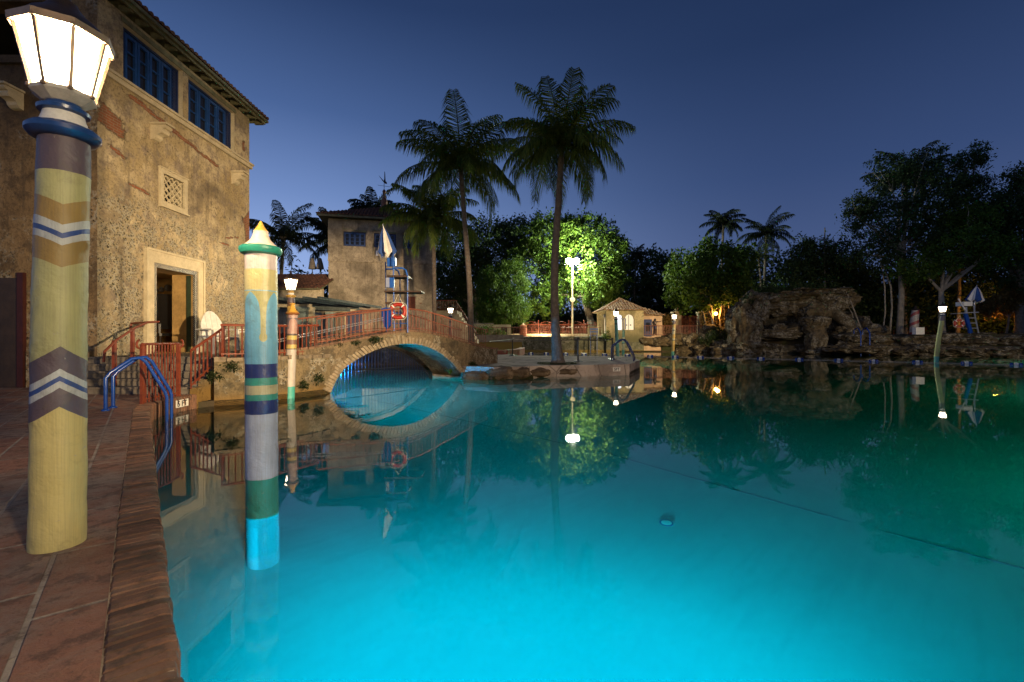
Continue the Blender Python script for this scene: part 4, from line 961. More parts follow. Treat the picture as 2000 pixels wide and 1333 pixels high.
wpole(1829,1841,23.6,2.74,[(-1.7,(.10,.40,.34)),(.27,(.42,.44,.15)),(2.12,PUR)],'leaning yellow green lamp post with teal foot at the far right of the pool',curve=lambda v:v*v*(3-2*v)*.55+v*.45+(-.12*math.sin(v*PI)))
e,H,lx=wpole(1217,1218,30,1.70,[(-1.7,(.30,.42,.30)),(.15,(.06,.34,.26)),(.45,(.38,.42,.28)),(.85,(.10,.14,.13)),(.92,(.16,.40,.33)),(1.0,(.38,.42,.28)),(1.3,(.12,.26,.20))],'short unlit green and cream pole in the water beside the mint lamp post',name='mooring_pole',lan=False,r=.085)
MB().lathe([(.085,0),(.13,.01),(.13,.03),(.07,.05),(.04,.09),(0,.12)],20,Matrix.Translation((lx,0,H))).build('cap',simple('dark_green_cap',(.05,.14,.10),.5),e,local=True,smooth=True)
# barber-striped pole among the trees
def barber():
    p=at(1785,655,33); e=empty('striped_pole',(p.x,33,1.5),'fat red and white spiral striped pole standing among the dark trees','striped pole')
    t=NT('spiral_stripes'); X=t.xyz(); a=t.math('ARCTAN2',X[0],X[1]); u=t.math('ADD',t.math('DIVIDE',a,2*PI),t.math('MULTIPLY',X[2],1.5)); f=t.math('FRACT',t.math('ADD',u,20))
    c=t.mix(t.math('GREATER_THAN',f,.66),(.27,.25,.24),(.20,.02,.02)); t.bsdf(t.mix(t.ss(t.noise(6,5,.7),.4,.7,0,.6),c,(.05,.05,.05)),.5); 
    MB().tube([(0,0,0),(.05,0,1.2),(.12,0,1.75)],[.27,.25,.22],20).build('post',t.m,e,local=True,smooth=True)
    MB().lathe([(.22,0),(.26,.03),(.2,.08),(.09,.16),(.05,.3),(0,.36)],16,Matrix.Translation((.12,0,1.75))).build('cap',M['bronze'],e,local=True,smooth=True)
barber()
# ================================================================ LADDERS
def ladder(p_deck,p_water,sep,name,label,mat,top=.72,r=.02,zd=.24,group='pool ladders',n=None):
    a=Vector(p_deck); b=Vector(p_water); d=(b-a); d.z=0; L=d.length; d.normalize(); n=Vector(n).normalized() if n else Vector((-d.y,d.x,0))
    e=empty(name,a,label,'pool ladder',group)
    for s in (-sep/2,sep/2):
        o=n*s; P=[a+o,a+o+Vector((0,0,top*.62)),a+o+d*.05+Vector((0,0,top*.72)),a+o+d*L*.42+Vector((0,0,top*.98)),a+o+d*L*.56+Vector((0,0,top*.99))]
        P+=[a+o+d*L*.66+Vector((0,0,top*.9)),b+o+Vector((0,0,a.z-b.z+top*.26)),b+o+d*.02+Vector((0,0,a.z-b.z+top*.16)),b+o+d*.02+Vector((0,0,-.9))]
        MB().tube(P,r,12).build('rail',mat,e,smooth=True)
        MB().lathe([(r*2.2,-.0),(r*2.2,.015),(r*1.1,.03)],12,Matrix.Translation(a+o)).build('foot_flange',mat,e)
    for k in range(3): MB().bar(b-n*sep/2+d*.02+Vector((0,0,-.18-.25*k)),b+n*sep/2+d*.02+Vector((0,0,-.18-.25*k)),.06,.03).build('step',mat,e)
    return e
pa=gx(213,802,.24); pb=gx(324,822,0)
ladder((-5.475,6.19,.24),(-5.10,6.74,0),.28,'pool_ladder','bright blue pool ladder rails on the near brick edge',M['blue2'],top=.70,r=.022,n=(-.13,.27,0))
ladder((3.88,17.6,.36),(4.62,17.3,0),.40,'pool_ladder','dark blue pool ladder at the corner of the palm island',M['navy'],top=.82,r=.025)
p=at(1702,665,33.2); ladder((p.x+.1,34.6,1.5),(p.x-.3,33.4,0),.55,'pool_ladder','small blue ladder rails hanging on the rocks right of the grotto',M['blue2'],top=.5,r=.04)
# ================================================================ RAILINGS
def railing(name,label,pts,h,sp,mat,group=None,bw=.016,rw=.032,cat='railing',low=.06,posts=False,tops=None,curl=None):
    e=empty(name,pts[0],label,cat,group); P=[Vector(p) for p in pts]; T=[p+Vector((0,0,h)) for p in P] if tops is None else [Vector((p.x,p.y,t)) for p,t in zip(P,tops)]
    MB().tube(T,rw/2*1.15,8).build('handrail',mat,e,smooth=True)
    lo=MB()
    for a,b in zip(P,P[1:]): lo.bar(a+Vector((0,0,low)),b+Vector((0,0,low)),rw*.6,rw*.5)
    lo.build('bottom_rail',mat,e)
    b=MB(); acc=0
    for i in range(len(P)-1):
        L=(P[i+1]-P[i]).xy.length; s=acc
        while s<L:
            u=s/L; q=P[i].lerp(P[i+1],u); t=T[i].lerp(T[i+1],u); b.bar(q,(q.x,q.y,t.z),bw); s+=sp
        acc=s-L
    b.build('balusters',mat,e)
    if posts:
        for q,t in zip(P,T): MB().bar(q,t,rw*1.3).build('post',mat,e)
    if curl:
        m=MB()
        for (q,sg) in curl:
            c=[Vector(q)+Vector((sg[0]*.05*(1-math.cos(k*.5)),sg[1]*.05*(1-math.cos(k*.5)),-.05*math.sin(k*.5)*1.2)) for k in range(10)]; m.tube(c,rw/2,8)
        m.build('scroll',mat,e,smooth=True)
    return e
railing('railing','terracotta red railing panel on the deck edge at the foot of the stairs',[(-5.46,6.72,.24),(-5.58,7.62,.24)],.88,.077,M['rust'],bw=.015,posts=True,curl=[((-5.46,6.72,1.12),(0,-1)),((-5.58,7.62,1.12),(0,1))])
tp=[(-5.50,7.80,.34,1.00),(-5.50,8.25,.60,1.20),(-5.47,8.62,.80,1.40),(-5.36,8.50,.85,1.45),(-5.27,8.25,.862,1.45),(-4.92,8.46,.862,1.45),(-4.55,9.15,.862,1.46),(-4.2,9.88,.87,1.49)]
railing('railing','terracotta red stair railing that follows the pool wall up to the bridge',[q[:3] for q in tp],.6,.105,M['rust'],tops=[q[3] for q in tp],bw=.018,rw=.04)
n=30
def brp(off,t0,t1,n=30): return [bp(t0+(t1-t0)*i/n,off,topz(t0+(t1-t0)*i/n)+.05) for i in range(n+1)]
railing('railing','salmon red curved railing on the near side of the stone bridge',brp(.06,-.06,1.27),.57,.125,M['pinkrail'],bw=.014,rw=.035,posts=False,curl=[((bp(1.27,.06,topz(1.27)+.6)),(.5,.8))])
railing('railing','salmon red curved railing on the far side of the stone bridge',brp(BW-.08,-.02,1.27),.57,.125,M['pinkrail'],bw=.014,rw=.035)
hr=empty('handrail',(-7.06,8.1,.36),'terracotta red two-post handrail beside the building wall on the steps','handrail')
MB().tube([(-6.98,7.78,.80),(-6.98,7.80,.98),(-7.06,8.1,1.16),(-7.22,8.72,1.41),(-7.28,9.1,1.53),(-7.3,9.4,1.55),(-8.15,9.75,1.53),(-8.18,9.75,1.40)],.022,8).build('rail',M['rust'],hr,smooth=True)
for p,z,t in (((-7.06,8.08),.36,1.17),((-7.22,8.66),.72,1.40)): MB().box((p[0]-.025,p[1]-.025,z),(p[0]+.025,p[1]+.025,t)).build('post',M['rust'],hr)
# far terrace railings, fences, walls
a=at(955,657,43.2); b=at(1183,657,43.2)
railing('railing','long thin salmon railing along the top of the mossy far wall',[(a.x,43.15,1.40),(8.5,43.15,1.40)],.88,.145,M['pinkrail'],bw=.03,rw=.05,low=.1)
railing('railing','thin railing on the rocks in front of the lit annex',[(12.2,41.75+.35,1.50),(17.9,42.25,1.50)],.9,.15,M['pinkrail'],bw=.03,rw=.05,low=.1)
def ornate():
    p0=at(1022,650,52); p1=at(1170,650,52); e=empty('ornate_fence',(p0.x,52,1.38),'ornate dark red iron fence with scrolled finials behind the lit paving','fence')
    z0=1.38; zt=at(0,634,52).z; m=MB(); x=p0.x
    while x<p1.x: m.bar((x,52,z0),(x,52,zt),.035); x+=.13
    m.build('balusters',M['rust'],e); r=MB(); r.bar((p0.x,52,zt),(p1.x,52,zt),.05).bar((p0.x,52,z0+.6),(p1.x,52,z0+.6),.05).bar((p0.x,52,z0+.15),(p1.x,52,z0+.15),.05); r.build('rails',M['rust'],e)
    s=MB(); n=5
    for i in range(n+1):
        x=p0.x+(p1.x-p0.x)*i/n; s.bar((x,52,z0),(x,52,zt+.35),.08); s.lathe([(0,0),(.09,.06),(0,.2)],8,Matrix.Translation((x,52,zt+.3)))
        if i<n:
            w=(p1.x-p0.x)/n; s.tube([(x+w*k/12,52,zt+.05+.28*math.sin(PI*k/12)**2) for k in range(13)],.02,6)
            for c in (.25,.75): s.tube([(x+w*c+.14*math.cos(q),52,zt+.14+.12*math.sin(q)) for q in [k*.6 for k in range(10)]],.016,5)
    s.build('scrollwork',M['rust'],e)
ornate()
def box_thing(name,label,cat,a,b,mat,part=None,**k):
    o=MB().box(a,b).build(name,mat,loc=((a[0]+b[0])/2,(a[1]+b[1])/2,a[2])); return tag(o,label,cat)
c=at(1022,650,49); e=empty('barrel_pillar',(c.x,49,1.38),'round terracotta pillar with raised bands beside the far fence','pillar')
MB().lathe([(.36,0),(.40,.05),(.40,.14),(.36,.16),(.38,.4),(.41,.42),(.41,.5),(.38,.52),(.37,.8),(.40,.82),(.40,.9),(.36,.92),(.34,1.15),(.38,1.18),(.38,1.26),(.2,1.32)],20).build('shaft',simple('terracotta_brickwork',(.25,.075,.04),.8,.3,6,.6,.02),e,local=True,smooth=False)
MB().lathe([(.2,1.32),(.08,1.36),(.12,1.46),(0,1.55)],14).build('finial',M['cream'],e,local=True)
def walls():
    a=at(905,640,47.5);b=at(963,640,47.5);c=at(998,640,47.5);d=at(1185,640,47.5)
    z1=at(0,633,47.5).z; z2=at(0,635,47.5).z
    e=empty('garden_wall',((a.x+b.x)/2,47.5,1.38),'long pale garden wall left of the terracotta pillar','wall'); MB().box((a.x,47.5,1.38),(b.x,47.8,z1)).build('wall',M['wallpale'],e); MB().box((a.x-.05,47.42,z1),(b.x+.05,47.85,z1+.08)).build('coping',M['conc'],e)
    e=empty('plaque_wall',((b.x+c.x)/2,46.8,1.38),'cream wall panel carrying a dark bronze plaque','wall'); MB().box((b.x,46.8,1.38),(c.x,47.1,z2)).build('wall',M['cream'],e)
    q=at(985,0,46.8).x; MB().box((q-.35,46.72,1.6),(q+.3,46.79,2.4)).build('plaque',M['bronze'],e)
    e=empty('low_parapet',((c.x+d.x)/2,48.4,1.38),'low cream parapet lit along the far paving','wall'); MB().box((c.x,51.4,1.38),(d.x,51.6,1.75)).build('parapet',M['cream'],e)
    p=at(1150,640,48.5); e=empty('wall_pier',(p.x,48.5,1.38),'square peach plaster pier right of the ornate fence','pier'); MB().box((p.x,48.5,1.38),(p.x+1.3,49.2,2.55)).build('pier',M['poolhouse'],e)
walls()
# mossy far wall with broken stone cap
fw=empty('pool_wall',(2.7,42.75,0),'mossy grey green stone wall behind the palm island','wall')
def ragged(x0,x1,y,z0,z1,parent,mat,capm,seed,th=.35,cap=.12,step=.4):
    m=MB(); m.box((x0,y,z0),(x1,y+th,z1)); m.build('wall',mat,parent)
    rng=random.Random(seed); c=MB(); x=x0
    while x<x1:
        w=rng.uniform(step*.6,step*1.5); e=min(x1,x+w); o=rng.uniform(.02,.16); h=rng.uniform(-.05,.05)
        c.add([(x,y-o,z1-cap-rng.uniform(0,.12)),(e,y-o*rng.uniform(.6,1.1),z1-cap-rng.uniform(0,.12)),(e,y+.3,z1-cap),(x,y+.3,z1-cap),(x+.02,y-o,z1+h),(e-.02,y-o,z1+h),(e,y+.3,z1+.02),(x,y+.3,z1+.02)],[(0,3,2,1),(4,5,6,7),(0,1,5,4),(1,2,6,5),(2,3,7,6),(3,0,4,7)]); x=e
    c.build('cap_stones',capm,parent)
ragged(-4.4,8.69,42.36,-1.8,1.40,fw,M['farwall'],M['farwall'],4,th=.38)
rb=empty('stone_parapet',(-1.6,40.5,1.2),'grey stone ledge wall at the left end of the mossy wall','wall'); MB().box((-4.3,40.6,.9),(1.0,41.2,1.55)).build('ledge',M['conc'],rb); MB().box((-4.2,40.8,-1.8),(.9,41.1,.9)).build('base',M['farwall'],rb)
# red ledge left of the bay
rl=empty('red_ledge',(-.4,25,.36),'low reddish painted curb curving behind the island','curb')
m=MB(); pts=[(-1.9,23.4),(-.4,24.6),(.25,26.4),(.6,29),(.7,31.5)]
for a,b in zip(pts,pts[1:]): m.bar((*a,.38),(*b,.38),.35,.42)
m.build('curb',simple('brick_red_curb',(.22,.06,.04),.7),rl)
# gate with stone pillars
def gate():
    Y=46; z0=1.38
    for px,l in ((1321,'stone gate pillar with urn finial left of the red gate'),(1371,'stone gate pillar with urn finial right of the red gate')):
        x=at(px,0,Y).x; zt=at(0,612,Y).z; e=empty('gate_pillar',(x,Y,z0),l,'gate pillar','gate pillars')
        MB().box((x-.40,Y-.3,z0),(x+.40,Y+.3,zt)).build('shaft',M['wallpale'],e); MB().box((x-.48,Y-.38,zt),(x+.48,Y+.38,zt+.12)).box((x-.42,Y-.33,zt-.3),(x+.42,Y+.33,zt-.22)).build('cornice',M['cream'],e)
        MB().lathe([(.18,0),(.2,.06),(.08,.12),(.16,.25),(.18,.36),(.08,.46),(.1,.52),(0,.6)],14,Matrix.Translation((x,Y,zt+.12))).build('urn',M['cream'],e,smooth=True)
    a=at(1331,0,Y).x; b=at(1363,0,Y).x; zt=at(0,618,Y).z; e=empty('double_gate',((a+b)/2,Y,z0),'tall terracotta red iron double gate between stone pillars','gate')
    mid=(a+b)/2
    for p,q in ((a,mid-.03),(mid+.03,b)):
        m=MB(); m.bar((p,Y,z0+.1),(p,Y,zt),.07).bar((q,Y,z0+.1),(q,Y,zt),.07).bar((p,Y,zt),(q,Y,zt),.07).bar((p,Y,z0+.15),(q,Y,z0+.15),.07).bar((p,Y,z0+1.1),(q,Y,z0+1.1),.06)
        k=p+.09
        while k<q: m.bar((k,Y,z0+.1),(k,Y,zt),.035); k+=.1
        m.build('leaf',M['rust'],e)
gate()
railing('fence','low terracotta fence between the annex and the gate pillar',[(14.1,44.5,1.38),(16.2,45.5,1.38)],1.1,.13,M['rust'],bw=.035,rw=.06)
railing('railing','small red railing on the landing of the stair block',[(at(848,0,34).x-1.2,33.97,zt),(at(893,0,34).x,33.97,zt)],.75,.12,M['rust'],bw=.03,rw=.05)
railing('railing','salmon railing sloping down the stair block',[(at(893,0,33.9).x,33.9,zt),(at(932,0,33.9).x,33.9,1.0)],.55,.12,M['pinkrail'],bw=.025,rw=.05)
# channel gate under the arch
cg=empty('channel_gate',bp(.5,BW+.1,0),'black iron water gate with vertical bars under the bridge arch','gate')
m=MB(); t=.05
while t<.96:
    z=archf(t)-.10; m.bar(bp(t,BW+.1,-.9),bp(t,BW+.1,z),.016); t+=.0235
m.build('bars',M['navy'],cg)
m=MB(); m.tube([bp(.04+.92*i/30,BW+.1,archf(.04+.92*i/30)-.10) for i in range(31)],.018,6); m.tube([bp(.04+.92*i/30,BW+.1,archf(.04+.92*i/30)-.17) for i in range(31)],.012,6)
m.bar(bp(.06,BW+.1,.36),bp(.91,BW+.1,.36),.025)
m.build('frame',M['black'],cg)
# rope stanchions on the island
G3='rope stanchions on the palm island'
SP=[(at(1001,0,22.4).x,22.3,.36,'black rope stanchion at the back of the island left of the palm'),(at(1129,0,16.6).x,16.6,.36,'black rope stanchion just right of the palm'),(at(1196,0,18.6).x,18.6,.36,'black rope stanchion beside the dark blue ladder')]
for x,y,z,l in SP:
    e=empty('stanchion',(x,y,z),l,'stanchion',G3)
    MB().lathe([(.17,0),(.17,.02),(.06,.05),(.03,.07)],20).build('base',M['black'],e,local=True,smooth=True); MB().lathe([(.03,.06),(.03,.80),(.04,.81),(.04,.86),(.02,.88)],14).build('post',M['black'],e,local=True)
def rope(pts,r,name,label,mat,cat='rope'):
    o=MB().tube(pts,r,6).build(name,mat,loc=pts[0]); return tag(o,label,cat)
z=.36+.80
rope([bp(1.32,.1,1.10),(-.9,19,1.08),(SP[0][0],22.3,z)],.016,'rope','black barrier rope from the bridge end to the first stanchion',M['black'])
rope([(SP[0][0],22.3,z),((SP[0][0]+SP[1][0])/2,19.4,z-.03),(SP[1][0],16.6,z)],.016,'rope','black barrier rope passing behind the island palm',M['black'])
rope([(SP[1][0],16.6,z),((SP[1][0]+SP[2][0])/2,17.6,z-.02),(SP[2][0],18.6,z)],.022,'rope','black barrier rope right of the palm reaching the ladder',M['black'])
# ================================================================ FLOAT LINE
fl=[(1037,691),(1067,691.3),(1105,691.9),(1141,692.6),(1181,693.3),(1226,694.6),(1270,696.4),(1319,697.6),(1368,698.6),(1427,699.7),(1486,701),(1561,702.6),(1638,704.4),(1706,706),(1792,708),(1888,710.2),(1985,713)]
FP=[gx(x,y,.02) for x,y in fl]
lr=rope([gx(1010,690.6,.01)]+FP+[gx(2080,716,.01)],.009,'float_line','thin white lane rope strung across the pool between the floats',M['rope'])
f0=None
ORD='first second third fourth fifth sixth seventh eighth ninth tenth eleventh twelfth thirteenth fourteenth fifteenth sixteenth seventeenth eighteenth nineteenth twentieth'.split()
for i,p in enumerate(FP):
    d=(FP[min(i+1,len(FP)-1)]-FP[max(0,i-1)]).normalized(); a=math.atan2(d.y,d.x)
    lab='blue and white lane float, %s from the left on the rope across the pool'%ORD[i]
    if f0 is None:
        f0=empty('float',p,lab,'float','lane floats strung across the pool',rz=a)
        X=Matrix.Rotation(R(90),4,'Y')
        parts=[]
        MB().lathe([(.02,-.21),(.085,-.19),(.085,-.10),(.05,-.08)],12,X).build('blue_end',M['blue2'],f0,local=True,smooth=True)
        MB().lathe([(.05,-.08),(.10,-.06),(.10,.06),(.05,.08)],12,X).build('white_body',M['white'],f0,local=True,smooth=True)
        MB().lathe([(.05,.08),(.085,.10),(.085,.19),(.02,.21)],12,X).build('blue_end',M['blue2'],f0,local=True,smooth=True)
    else:
        r=f0.copy(); COL.objects.link(r); r['label']=lab; r.location=p; r.rotation_euler=(0,0,a)
        for c in list(f0.children): q=c.copy(); COL.objects.link(q); q.parent=r
# ================================================================ CHAIRS AND POOL GEAR
# white adirondack chair on the terrace
ac=empty('garden_chair',(-6.95,10.65,.852),'white slatted garden chair with rounded back beside the doorway','chair',rz=R(62))
m=MB(); n=4
for i in range(n):
    x0=-.25+.125*i; x1=x0+.12; 
    def tz(x): return 1.0-.35*(abs(x)/.26)**2.2
    pts=[(x0,-.02,.36),(x1,-.02,.36)]+[(x1-(x1-x0)*k/4,.20,tz(x1-(x1-x0)*k/4)) for k in range(5)]
    m.face_extrude([Vector((x,.02+ (z-.36)*.30,z)) for x,_,z in [(p[0],0,p[2]) for p in pts]],(0,.022,0))
m.build('backrest',M['white'],ac,local=True)
m=MB()
for i in range(5): m.box((-.26,-.50+.10*i,.36-.02*i),(.26,-.41+.10*i,.385-.02*i))
m.build('seat',M['white'],ac,local=True)
for s in (-1,1):
    MB().box((s*.27-.012,-.46,0),(s*.27+.012,-.37,.55)).build('leg',M['white'],ac,local=True); MB().bar((s*.25,.30,0),(s*.25,.05,.55),.03,.09).build('leg',M['white'],ac,local=True)
    MB().box((s*.30-.065,-.52,.55),(s*.30+.065,.12,.575)).build('armrest',M['white'],ac,local=True)
MB().box((-.27,.10,.40),(.27,.13,.52)).build('crossbar',M['white'],ac,local=True)
st2=empty('side_table',(-6.35,11.2,.852),'small white side table right of the garden chair','table')
MB().box((-.3,-.25,.50),(.3,.25,.53)).build('table_top',M['white'],st2,local=True)
for x in (-.26,.26):
    for y in (-.21,.21): MB().box((x-.02,y-.02,0),(x+.02,y+.02,.5)).build('leg',M['white'],st2,local=True)
# dark slatted box
bx=empty('planter_box',(-5.1,9.95,.852),'low black slatted box on the terrace behind the stair railing','planter box',rz=.18)
m=MB(); m.box((-.58,-.2,.0),(.58,.2,.46)); m.build('body',M['black'],bx,local=True)
m=MB(); 
for i in range(15): m.box((-.57+.078*i,-.225,.02),(-.57+.078*i+.05,-.202,.48))
m.build('slats',M['black'],bx,local=True)
# lifeguard chair on the bridge
LC=Vector(bp(.44,.62,1.36))
lc=empty('lifeguard_chair',LC,'tall blue lifeguard chair with wooden platforms standing on the bridge','lifeguard chair','lifeguard chairs')
def L3(px,py,dy=0):
    Y=LC.y+dy; return at(px,py,Y)
BP=M['blue']
bl=simple('chair_blue_enamel',(.02,.09,.36),.3,.15,8,.05)
legs=[((755,648),(753,512),.25),((770,647),(768,500),-.2),((782,646),(781,541),.25),((796,648),(796,540),-.2)]
for (b_,t_,dy) in legs:
    q=L3(*b_,dy); q.z=topz(.44)+.0; MB().tube([q,L3(*t_,dy)],.017,10).build('leg',bl,lc,smooth=True)
MB().tube([L3(768,524,-.2),L3(786,524,-.2),L3(793,528,-.2),L3(796,540,-.2)],.022,10).build('armrest',bl,lc,smooth=True)
MB().tube([L3(753,526,.25),L3(771,526,.25),L3(778,530,.25),L3(781,541,.25)],.022,10).build('armrest',bl,lc,smooth=True)
def slab(p,q,th,dy0,dy1,mat,name,par):
    a=L3(*p,dy0); b=L3(*q,dy0); c=L3(*q,dy0); m=MB(); m.box((a.x,LC.y+dy0,a.z-th),(b.x,LC.y+dy1,a.z)); return m.build(name,mat,par)
slab((756,538),(796,538),.045,-.22,.28,M['wood'],'seat',lc)
slab((750,568),(822,568),.04,-.24,.30,M['wood'],'foot_platform',lc)
slab((752,590),(772,590),.05,-.24,.20,M['wood'],'step',lc)
a=L3(754,543,-.2); b=L3(769,562,-.2); MB().box((a.x,LC.y-.22,b.z),(b.x,LC.y-.10,a.z)).build('side_panel',M['white2'],lc)
a=L3(762,543,-.2); MB().box((a.x,LC.y-.245,b.z-.01),(b.x+.02,LC.y-.222,a.z)).build('blue_panel',bl,lc)
a=L3(755,503,-.1); b=L3(772,520,-.1); MB().box((a.x,LC.y-.05,b.z),(b.x,LC.y+.0,a.z)).build('umbrella_bracket',bl,lc)
m=MB()
for y_ in (612,632): m.bar(L3(755,y_,-.2),L3(796,y_,-.2),.025); m.bar(L3(796,y_,-.2),L3(782,y_,.25),.025)
m.build('brace',bl,lc)
def umbrella(tip,bot,r,label,parentmat=None):
    e=empty('folded_umbrella',bot,label,'umbrella','folded umbrellas above the lifeguard chairs')
    tip=Vector(tip); bot=Vector(bot); d=tip-bot; L=d.length; q=d.to_track_quat('Z','Y').to_matrix().to_4x4(); T=Matrix.Translation(bot)@q
    W_=MB(); B_=MB(); n=16; K=48
    prof=[(0,.02),(.06,.06),(.25,.42),(.5,.68),(.75,.86),(.95,1.0),(1.0,.9)]
    for k in range(K):
        mb=(W_ if (k//(K//8))%2==0 else B_)
        vs=[]
        for u,w in prof:
            for kk in (k,k+1):
                a=2*PI*kk/K; f=1+.24*math.cos(a*8)*u; dz=.06*L*math.cos(a*8)*(1 if u>.9 else 0)
                vs.append(T@Vector((r*w*f*math.cos(a),r*w*f*math.sin(a),L*(1-u)+dz)))
        mb.add(vs,[(2*i,2*i+1,2*i+3,2*i+2) for i in range(len(prof)-1)])
    W_.build('white_panels',simple('canvas_white',(.60,.56,.52),.8,.12,6,.3),e,smooth=True); B_.build('blue_panels',simple('canvas_blue',(.015,.05,.20),.8,.2,6,.3),e,smooth=True)
    MB().tube([bot-d*.35,tip+d*.03],.012,8).build('pole',M['white2'],e); return e
umbrella(L3(748,440,0),L3(757,500,0),.22,'folded blue and white striped umbrella above the lifeguard chair on the bridge')
def ring(c,R0,r,label,face):
    e=empty('life_ring',c,label,'life ring','orange life rings'); T=Matrix.Translation(c)@Vector(face).to_track_quat('Z','Y').to_matrix().to_4x4()
    m=MB(); N=36
    prof=[(R0+r*math.cos(2*PI*k/12),r*math.sin(2*PI*k/12)) for k in range(13)]; m.lathe(prof,N,T); m.f=m.f[:N*12]
    m.build('ring',M['orange'],e,smooth=True)
    for k in range(4):
        b=MB()
        a=PI/4+k*PI/2; pr=[(R0+(r+.004)*math.cos(2*PI*j/12),(r+.004)*math.sin(2*PI*j/12)) for j in range(13)]
        v=[]
        for aa in (a-.09,a+.09):
            for rr,zz in pr: v.append(T@Vector((rr*math.cos(aa),rr*math.sin(aa),zz)))
        b.add(v,[(j,j+1,j+14,j+13) for j in range(12)])
        b.build('band',M['white'],e,smooth=True)
    g=MB(); g.tube([T@Vector((( R0+r+.02+.02*math.cos(4*a+PI))*math.cos(a),(R0+r+.02+.02*math.cos(4*a+PI))*math.sin(a),0)) for a in [2*PI*k/48 for k in range(49)]],.008,6); g.build('grab_rope',M['rope'],e); return e
c=L3(777,608,-.34); ring(c,.175,.05,'orange life ring hung on the lifeguard chair behind the bridge railing',(.1,-1,.05))
m=MB().tube([c+Vector((-.12,0,.15)),L3(778,575,-.26),c+Vector((.14,0,.15))],.008,6).build('hanging_cord',M['rope'],loc=c); tag(m,'white cord looped above the orange life ring on the bridge','cord')
# blue rescue bag
e=empty('rescue_bag',L3(754,620,-.45),'bright blue rescue bag hanging on the bridge railing','bag')
v=[L3(x,y,-.47) for x,y in ((745,603),(752,601),(763,602),(765,622),(763,636),(756,643),(750,638),(746,622))]
m=MB(); m.face_extrude(v,(0,.10,0)); m.build('bag',M['blue2'],e)
m=MB().tube([L3(755,640,-.42),L3(757,655,-.42)],.012,6).build('strap',M['blue'],e)
# rescue poles
m=MB(); a=at(500,673,8.75); b=L3(748,621,-.52)
o=m.tube([a,b],.0125,10).build('rescue_pole',M['white2'],loc=a,smooth=True); tag(o,'long white rescue pole laid along the outside of the bridge railing, upper of two','pole','rescue poles')
o=MB().tube([a+Vector((0,0,-.045)),b+Vector((0,0,-.05))],.0115,10).build('rescue_pole',M['white2'],loc=a,smooth=True); tag(o,'long white rescue pole laid along the outside of the bridge railing, lower of two','pole','rescue poles')
# right lifeguard chair
Y=31.6
def P3(px,py,dy=0): return at(px,py,Y+dy)
e=empty('lifeguard_chair',P3(1900,650),'lifeguard chair with blue leg and white ladder on the rocks at the far right','lifeguard chair','lifeguard chairs')
MB().bar(P3(1885,612),P3(1896,651),.22,.12,up=(0,1,0)).build('leg',M['blue2'],e); MB().bar(P3(1885,612,.8),P3(1896,651,.8),.10,.12,up=(0,1,0)).build('leg',M['blue2'],e)
m=MB(); m.bar(P3(1903,595),P3(1903,612),.06).bar(P3(1903,612),P3(1911,651),.06).bar(P3(1903,612,.7),P3(1911,651,.7),.05)
m.build('ladder_rail',M['white2'],e)
for y_ in (622,632,642): MB().box((P3(1889+(y_-612)*.25,0).x,Y,P3(0,y_).z),(P3(1904+(y_-612)*.2,0).x,Y+.6,P3(0,y_).z+.05)).build('rung',M['white2'],e)
MB().bar(P3(1864,613),P3(1904,610.5),.55,.05).build('foot_platform',M['white2'],e)
MB().bar(P3(1872,584),P3(1885,606),.06).build('armrest',M['white'],e); MB().bar(P3(1886,600),P3(1887,612),.10).build('seat_post',M['white2'],e)
MB().box((P3(1880,0).x,Y-.1,P3(0,598).z),(P3(1897,0).x,Y+.5,P3(0,590).z)).build('seat',M['white'],e)
umbrella(P3(1908,558,.3),P3(1903,590,.3),.42,'folded blue and white umbrella over the far right lifeguard chair')
MB().tube([P3(1903,612,.3),P3(1902,600,.3),P3(1904,588,.3)],.04,8).build('umbrella_post',M['white2'],e)
c=P3(1873,632,-.1); ring(c,.22,.085,'orange life ring hanging beside the far right lifeguard chair',(-.5,-1,0))
o=MB().tube([c+Vector((-.2,0,.2)),P3(1875,617,-.1),c+Vector((.22,0,.2))],.016,6).build('hanging_cord',M['rope'],loc=c); tag(o,'cord from which the far right life ring hangs','cord')
# blue high stool chair on far wall
Y2=42.9
e=empty('lifeguard_chair',(at(1160,0,41.5).x,41.5,0),'small navy guard chair standing in the water by the mossy wall','lifeguard chair','lifeguard chairs')
def Q3(px,py,dy=0): return at(px,py,41.5+dy)
for px in (1153,1166):
    for dy in (0,.6): q=Q3(px,643,dy); MB().bar((q.x,q.y,-1.5),q,.06).build('leg',M['blue'],e)
m=MB(); m.box((Q3(1152,0).x,41.48,Q3(0,645).z),(Q3(1168,0).x,41.52,Q3(0,641.5).z)).box((Q3(1152,0).x,41.48,Q3(0,650).z),(Q3(1168,0).x,41.52,Q3(0,647).z)); m.build('backrest',M['blue'],e)
MB().box((Q3(1153,0).x,41.5,Q3(0,656).z),(Q3(1167,0).x,42.1,Q3(0,654.5).z)).build('seat',M['blue'],e)
